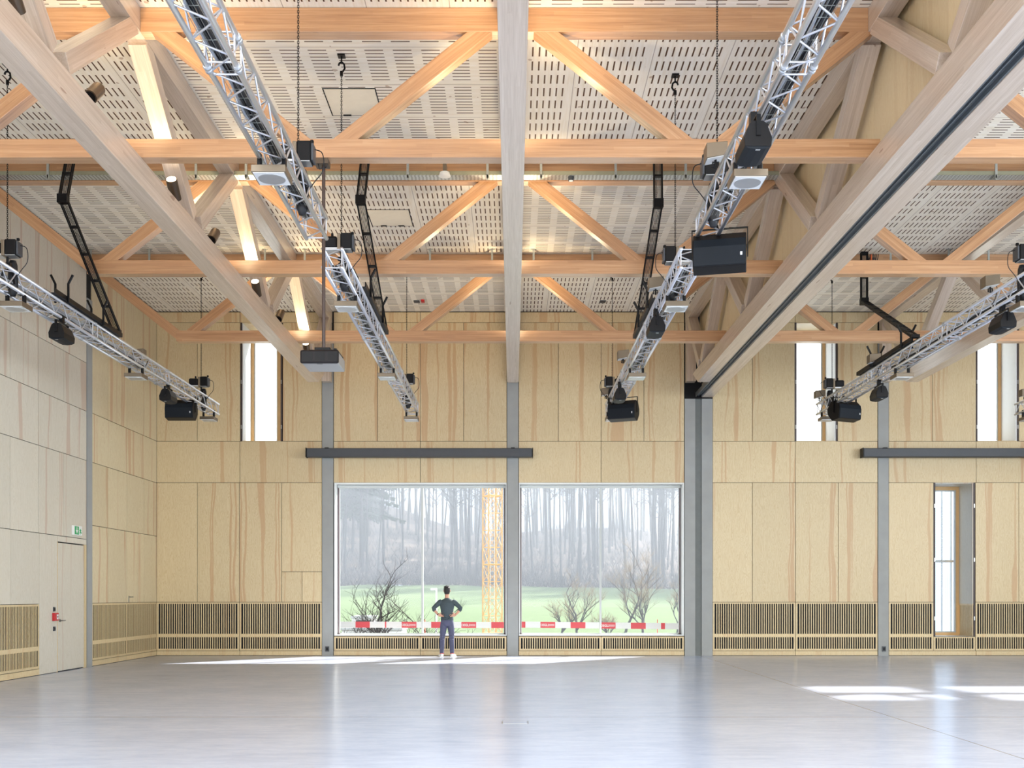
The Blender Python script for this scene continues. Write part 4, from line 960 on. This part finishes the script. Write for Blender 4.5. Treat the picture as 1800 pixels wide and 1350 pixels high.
def beech(seed, H, twigs=44, low=.34):
    rd = random.Random(seed); b = MB(); lean = Vector((rd.uniform(-.05, .05), rd.uniform(-.05, .05), 1))
    tr = wander(rd, (0, 0, -.5), lean, H, 7, .035); R = H*rd.uniform(.0042, .0085)
    b.path(tr, [R*(1-.86*(i/7)**.8) for i in range(8)], 7)
    for k in range(twigs):
        f_ = low+(.98-low)*rd.random(); i = min(6, int(f_*7)); q = tr[i].lerp(tr[i+1], f_*7-i); a = rd.random()*2*PI
        L = H*rd.uniform(.08, .2)*(1.25-f_*.6); e = rd.uniform(.35, 1.3)
        br = wander(rd, q, (math.cos(a), math.sin(a), e), L, 4, .22, .08); r = R*.30*(1.1-f_*.6)
        b.path(br, [r, r*.75, r*.5, r*.3, r*.12], 4)
        for w_ in range(5):
            s_ = br[rd.randint(1, 4)]; a2 = rd.random()*2*PI
            b.path(wander(rd, s_, (math.cos(a2), math.sin(a2), rd.uniform(.1, 1.2)), L*rd.uniform(.3, .6), 2, .25), [.022, .015, .006], 3)
    return b
def fir(seed, H):
    rd = random.Random(seed); b = MB(); n = MB(); b.path([(0, 0, -.5), (0, 0, H)], [H*.011, .02], 6)
    lv = int(H*1.5)
    for i in range(lv):
        f_ = i/lv; z = H*(.22+.78*f_); L = H*.17*(1-f_)**.8+.25
        for k in range(8):
            a = rd.random()*2*PI; l = L*rd.uniform(.6, 1.1); d = Vector((math.cos(a), math.sin(a), -.18)); s = Vector((-math.sin(a), math.cos(a), 0))
            p = Vector((0, 0, z)); w_ = l*.16
            for j in range(5):
                c = p+d*(l*(j+.6)/5); ww = w_*(1.1-j/5)
                n.obox(c, d*l*.08, s*ww, Vector((0, 0, .03))); n.obox(c+Vector((0, 0, -.12)), d*l*.06, s*ww*.25, Vector((0, 0, .12)))
    return b, n
protos = []
for sd in range(9):
    o = beech(20+sd, 19+1.1*(sd % 5)).obj('beech_tree', bark); protos.append(o)
firs = []
for sd in range(3):
    b, n = fir(70+sd, 17+2*sd); o = b.obj('fir_tree', dbark); n.obj('needles', needle, o); firs.append(o)
rd = random.Random(11); pts = []
def free(x_, y_, dmin): return all((x_-a)**2+(y_-c)**2 > dmin*dmin for a, c in pts)
zone = ['at the meadow edge', 'halfway up the slope', 'near the ridge']
def row_of(y_): return 0 if y_ < 126 else 1 if y_ < 152 else 2
used = [False]*9; fused = [False]*3; tries = 0; nb = 0
def side_of(x_, y_):
    px = CX+x_*F/y_
    return 'left pane of first big window' if px < 742 else 'right pane of first big window' if px < 900 else 'left pane of second big window' if px < 1056 else 'right pane of second big window' if px < 1205 else 'beside the big windows'
while nb < 232 and tries < 12000:
    tries += 1; y_ = 108+74*rd.random()**.95; px = rd.uniform(575, 1225); x_ = (px-CX)*y_/F
    if not free(x_, y_, .95): continue
    pts.append((x_, y_)); z_ = ground(x_, y_)
    if px < 700 and rd.random() < .34:
        k = rd.randint(0, 2); o = firs[k] if not fused[k] else copy_tree(firs[k]); fused[k] = True
        tag(o, 'evergreen fir %s, %s' % (zone[row_of(y_)], side_of(x_, y_)), 'tree', 'firs %s, %s' % (zone[row_of(y_)], side_of(x_, y_)))
    else:
        k = rd.randint(0, 8); o = protos[k] if not used[k] else copy_tree(protos[k]); used[k] = True
        tag(o, 'tall bare trunk %s, %s' % (zone[row_of(y_)], side_of(x_, y_)), 'tree', 'bare forest trees %s, %s' % (zone[row_of(y_)], side_of(x_, y_)))
    o.location = (x_, y_, z_); o.rotation_euler = (0, 0, rd.random()*6.28); s_ = rd.uniform(.85, 1.25); o.scale = (s_, s_, s_*rd.uniform(.95, 1.15)); nb += 1
# the wood goes on to the right of the view; its shadows fall across the meadow
for k in range(52):
    y_ = 107+rd.random()*16; x_ = 20+rd.random()*34; q = rd.randint(0, 8); o = copy_tree(protos[q]); z_ = ground(x_, y_)
    tag(o, 'tall bare tree at the meadow edge, right of the big window views', 'tree', 'bare forest trees right of the views')
    o.location = (x_, y_, z_); o.rotation_euler = (0, 0, rd.random()*6.28); s_ = rd.uniform(1.1, 1.4); o.scale = (s_*1.3, s_*1.3, s_)
# undergrowth along the wood's edge and between the trunks: uncountable
b = MB()
for k in range(2000):
    y_ = 106+66*rd.random()**2.6; px = rd.uniform(580, 1220); x_ = (px-CX)*y_/F; z_ = ground(x_, y_)-.1
    for w_ in range(3):
        a = rd.random()*6.28; b.path(wander(rd, (x_, y_, z_), (math.cos(a)*.5, math.sin(a)*.5, 1), rd.uniform(.5, 2.2), 2, .3), [.03, .02, .006], 3)
tag(b.obj('undergrowth', bark), 'tangled leafless undergrowth between the trunks on the slope', 'undergrowth', kind='stuff')
# bare trees in the meadow
def bushy(seed, H, thick, levels=4, spread=.55, up=.25, first=.3, gnarl=.2, kids=4):
    rd = random.Random(seed); b = MB(); tw = MB()
    def grow(p, d, L, r, lv):
        pts = wander(rd, p, d, L, 4, gnarl, up*.12); (b if lv > 1 else tw).path(pts, [r, r*.86, r*.72, r*.6, r*.46], 7 if lv > 2 else 4)
        if lv == 0: return
        for k in range(kids):
            i = rd.randint(1 if lv < levels else 2, 4); a = rd.random()*2*PI
            dd = (pts[i]-pts[i-1]).normalized(); dv = Vector((math.cos(a)*spread, math.sin(a)*spread, rd.uniform(-.05, .5)))
            grow(pts[i], (dd*.7+dv).normalized(), L*rd.uniform(.55, .8), r*.5, lv-1)
    grow((0, 0, -.3), (0, 0, 1), H*first, thick, levels); return b, tw
def meadow_tree(px, y_, H, seed, label, mat, tmat, grp=None, **kw):
    x_ = (px-CX)*y_/F; b, tw = bushy(seed, H, kw.pop('thick', .14), **kw); o = b.obj('bare_tree', mat); tw.obj('twigs', tmat, o)
    o.location = (x_, y_, ground(x_, y_)); tag(o, label, 'tree', grp); return o
meadow_tree(660, 38, 9.6, 5, 'dark gnarled bare tree just outside the left pane of the first big window', dbark, dbark, thick=.20, levels=5, spread=.75, gnarl=.30, first=.30, up=.3, kids=4)
for px, y_, H, sd, lab in ((1017, 62, 6.6, 21, 'rounded pale bare tree in the meadow, left pane of the second big window'), (1098, 66, 8.4, 22, 'tallest pale bare tree in the meadow, right pane of the second big window'),
                       (1128, 63, 7.2, 23, 'pale bare tree with leaning trunk in the meadow beside the tallest one'), (985, 64, 4.2, 24, 'small pale bare tree at the left of the rounded one'), (1072, 62, 4.0, 25, 'small pale bare tree left of the tallest meadow tree'), (1190, 66, 4.6, 26, 'small bare tree at the right edge of the second big window')):
    meadow_tree(px, y_, H, sd, lab, bark, bark2, 'bare trees in the meadow', thick=.10, levels=5, spread=.6, gnarl=.2, first=.30, kids=4)
# tower crane mast
cy = 62.; cxm = (865.5-CX)*cy/F; side = .425; th = math.radians(25.5); CZ0 = -1.6; CZ1 = 15.0
crane = thing('crane_mast', 'yellow lattice mast of a tower crane outside the first big window', 'crane', (cxm, cy, CZ0))
yel = plain('crane_yellow', lin(236, 184, 112), .5, var=.05)
cr = [Vector((cxm+side*math.sqrt(2)*math.cos(th+PI/4+i*PI/2), cy+side*math.sqrt(2)*math.sin(th+PI/4+i*PI/2), 0)) for i in range(4)]
for c in cr: MB().box(c.x-.04, c.x+.04, c.y-.04, c.y+.04, CZ0, CZ1).obj('post', yel, crane)
b = MB(); hh = 1.0; k = 0; z_ = CZ0
while z_ < CZ1-.1:
    for q in range(4):
        a, c = cr[q], cr[(q+1) % 4]; zt_ = min(z_+hh, CZ1)
        b.tube((a.x, a.y, zt_), (c.x, c.y, zt_), .02 if k % 4 else .045, n=5)
        b.tube((a.x, a.y, z_), (c.x, c.y, zt_), .018, n=5); b.tube((c.x, c.y, z_), (a.x, a.y, zt_), .018, n=5)
    z_ += hh; k += 1
b.obj('lattice', yel, crane)
b = MB(); b.tube((cxm+.12, cy, CZ0), (cxm+.12, cy, CZ1), .02, n=5); b.tube((cxm-.12+.0, cy, CZ0), (cxm-.12, cy, CZ1), .02, n=5)
for i in range(int((CZ1-CZ0)/.3)): b.tube((cxm-.12, cy, CZ0+.3*i+.1), (cxm+.12, cy, CZ0+.3*i+.1), .014, n=4)
b.obj('ladder', 'white', crane)
# street lamp
ly = 47.; lx = (767-CX)*ly/F; lz0 = ground(lx, ly); lz1 = Z(1037, ly)
lp = thing('street_lamp', 'pale street lamp outside, left of the man', 'lamp', (lx, ly, lz0)); b = MB(); b.tube((lx, ly, lz0), (lx, ly, lz1), .05, .035, 8); b.obj('pole', 'white', lp)
MB().box(lx-.26, lx+.03, ly-.07, ly+.07, lz1-.02, lz1+.08).obj('lamp_head', 'white', lp, bevel=.02)
# white site containers beyond the dark tree
for px0_, px1_, y0_, ztop, lab in ((618, 652, 49, Z(1083, 49), 'small white van-like cabin beyond the dark gnarled tree'), (600, 706, 45, Z(1104, 45), 'low white container behind the dark gnarled tree')):
    xa, xb = X(px0_, y0_), X(px1_, y0_); g = thing('site_cabin', lab, 'cabin', ((xa+xb)/2, y0_, -3.6)); MB().box(xa, xb, y0_, y0_+2.2, -3.6, ztop-.1).obj('body', 'white', g, bevel=.05)
    MB().box(xa-.04, xb+.04, y0_-.05, y0_+2.25, ztop-.1, ztop).obj('roof', 'frame_grey', g); MB().box(xa+.2, xa+.9, y0_-.02, y0_+.01, ztop-.55, ztop-.2).obj('window', 'blacktrim', g)
# red and white barrier tapes in front of both windows
tw_, tr_ = plain('tape_white', lin(244, 244, 240), .5, var=.02), plain('tape_red', lin(230, 84, 90), .5, var=.03)
ty = 30.5; zz0, zz1 = Z(1103.3, ty), Z(1092.5, ty)
def tape(px0_, px1_, reds, texts, slope, label):
    g = thing('barrier_tape', label, 'tape', (X((px0_+px1_)/2, ty), ty, zz0), 'red and white barrier tapes')
    def quad(b, a, c, y0_, y1_):
        za = slope*(X(a, ty)-X(px0_, ty)); zc = slope*(X(c, ty)-X(px0_, ty)); n_ = len(b.v)
        for yy in (y0_, y1_): b.v += [(X(a, ty), yy, zz0+za), (X(c, ty), yy, zz0+zc), (X(c, ty), yy, zz1+zc), (X(a, ty), yy, zz1+za)]
        b.f += [tuple(n_+i for i in q) for q in ((0, 1, 2, 3), (7, 6, 5, 4), (0, 4, 5, 1), (3, 2, 6, 7), (0, 3, 7, 4), (1, 5, 6, 2))]
    b = MB(); quad(b, px0_, px1_, ty, ty+.004); b.obj('band', tw_, g)
    for a, c in reds: b = MB(); quad(b, a, c, ty-.003, ty-.0005); b.obj('red_field', tr_, g)
    for a in texts:
        sl = slope*(X(a, ty)-X(px0_, ty)); b = MB()
        for q_ in (.098, .078, .058): b.box(X(a, ty)+.245, X(a, ty)+.40, ty-.0045, ty-.003, zz0+q_+sl, zz0+q_+.008+sl)
        b.obj('small_print', tw_, g); MB().path([(X(a, ty)+.032+.019*math.cos(k_*PI/6), ty-.004, zz0+.086+sl+.030*math.sin(k_*PI/6)) for k_ in range(13)], .005, 5).obj('logo_ring', tw_, g)
        for body_, sz, dx, dz_, al in (('EGLI', .095, .055, .052, 'LEFT'),):
            cu = bpy.data.curves.new('lettering', 'FONT'); cu.body = body_ if body_ == 'EGLI' else body_; cu.size = sz; cu.extrude = .0008; cu.offset = .002 if body_ == 'EGLI' else 0
            tmp = bpy.data.objects.new('tmp', cu); C.objects.link(tmp); bpy.context.view_layer.update()
            me = bpy.data.meshes.new_from_object(tmp.evaluated_get(bpy.context.evaluated_depsgraph_get())); bpy.data.objects.remove(tmp); bpy.data.curves.remove(cu)
            me.materials.clear(); me.materials.append(tw_); o = bpy.data.objects.new('lettering', me); C.objects.link(o); o.rotation_euler = (PI/2, 0, 0)
            o.location = (X(a, ty)+dx, ty-.005, zz0+dz_+slope*(X(a, ty)-X(px0_, ty))); hang(o, g)
tape(590, 895, [(625, 650), (676.5, 679), (706, 732), (758, 784.5), (811, 837), (863.5, 889)], [706, 811], -.003, 'red and white barrier tape behind the man outside the first big window')
tape(906, 1200, [(916, 923.5), (950, 976), (1003, 1029), (1056, 1082), (1109, 1135), (1162, 1169)], [950, 1056], -.010, 'red and white barrier tape outside the second big window')
for px, lab in ((747, 'thin red marker pole at the tape outside the first big window'), (1155.5, 'thin red marker pole at the tape outside the second big window')):
    xx = X(px, ty+.03); tag(MB().tube((xx, ty+.03, ground(xx, ty)), (xx, ty+.03, Z(1089, ty)), .010, n=8).obj('marker_pole', tr_), lab, 'pole')
tag(MB().tube((X(640, 29.6), 29.6, .28), (X(735, 29.6), 29.6, .27), .025, n=6).tube((X(641, 29.6), 29.6, .28), (X(641, 29.6), 29.6, -.4), .02, n=6).tube((X(734, 29.6), 29.6, .27), (X(734, 29.6), 29.6, -.4), .02, n=6).obj('red_rail', tr_), 'low red rail outside the left pane of the first big window', 'rail')

# sunlit winter haze filling the valley between the building and the wood
hz = bpy.data.materials.new('valley_haze'); hz.use_nodes = True; nt = hz.node_tree; nt.nodes.clear()
vo = nt.nodes.new('ShaderNodeVolumePrincipled'); ou = nt.nodes.new('ShaderNodeOutputMaterial'); nt.links.new(vo.outputs[0], ou.inputs['Volume'])
vo.inputs['Color'].default_value = (.84, .91, 1, 1); vo.inputs['Density'].default_value = .0066; vo.inputs['Anisotropy'].default_value = .35
hb = MB().box(-140, 150, 48, 280, -8, 40).obj('valley_haze', hz); struct(hb); hb['kind'] = 'stuff'; tag(hb, 'sunlit winter haze over meadow and wood', 'haze')
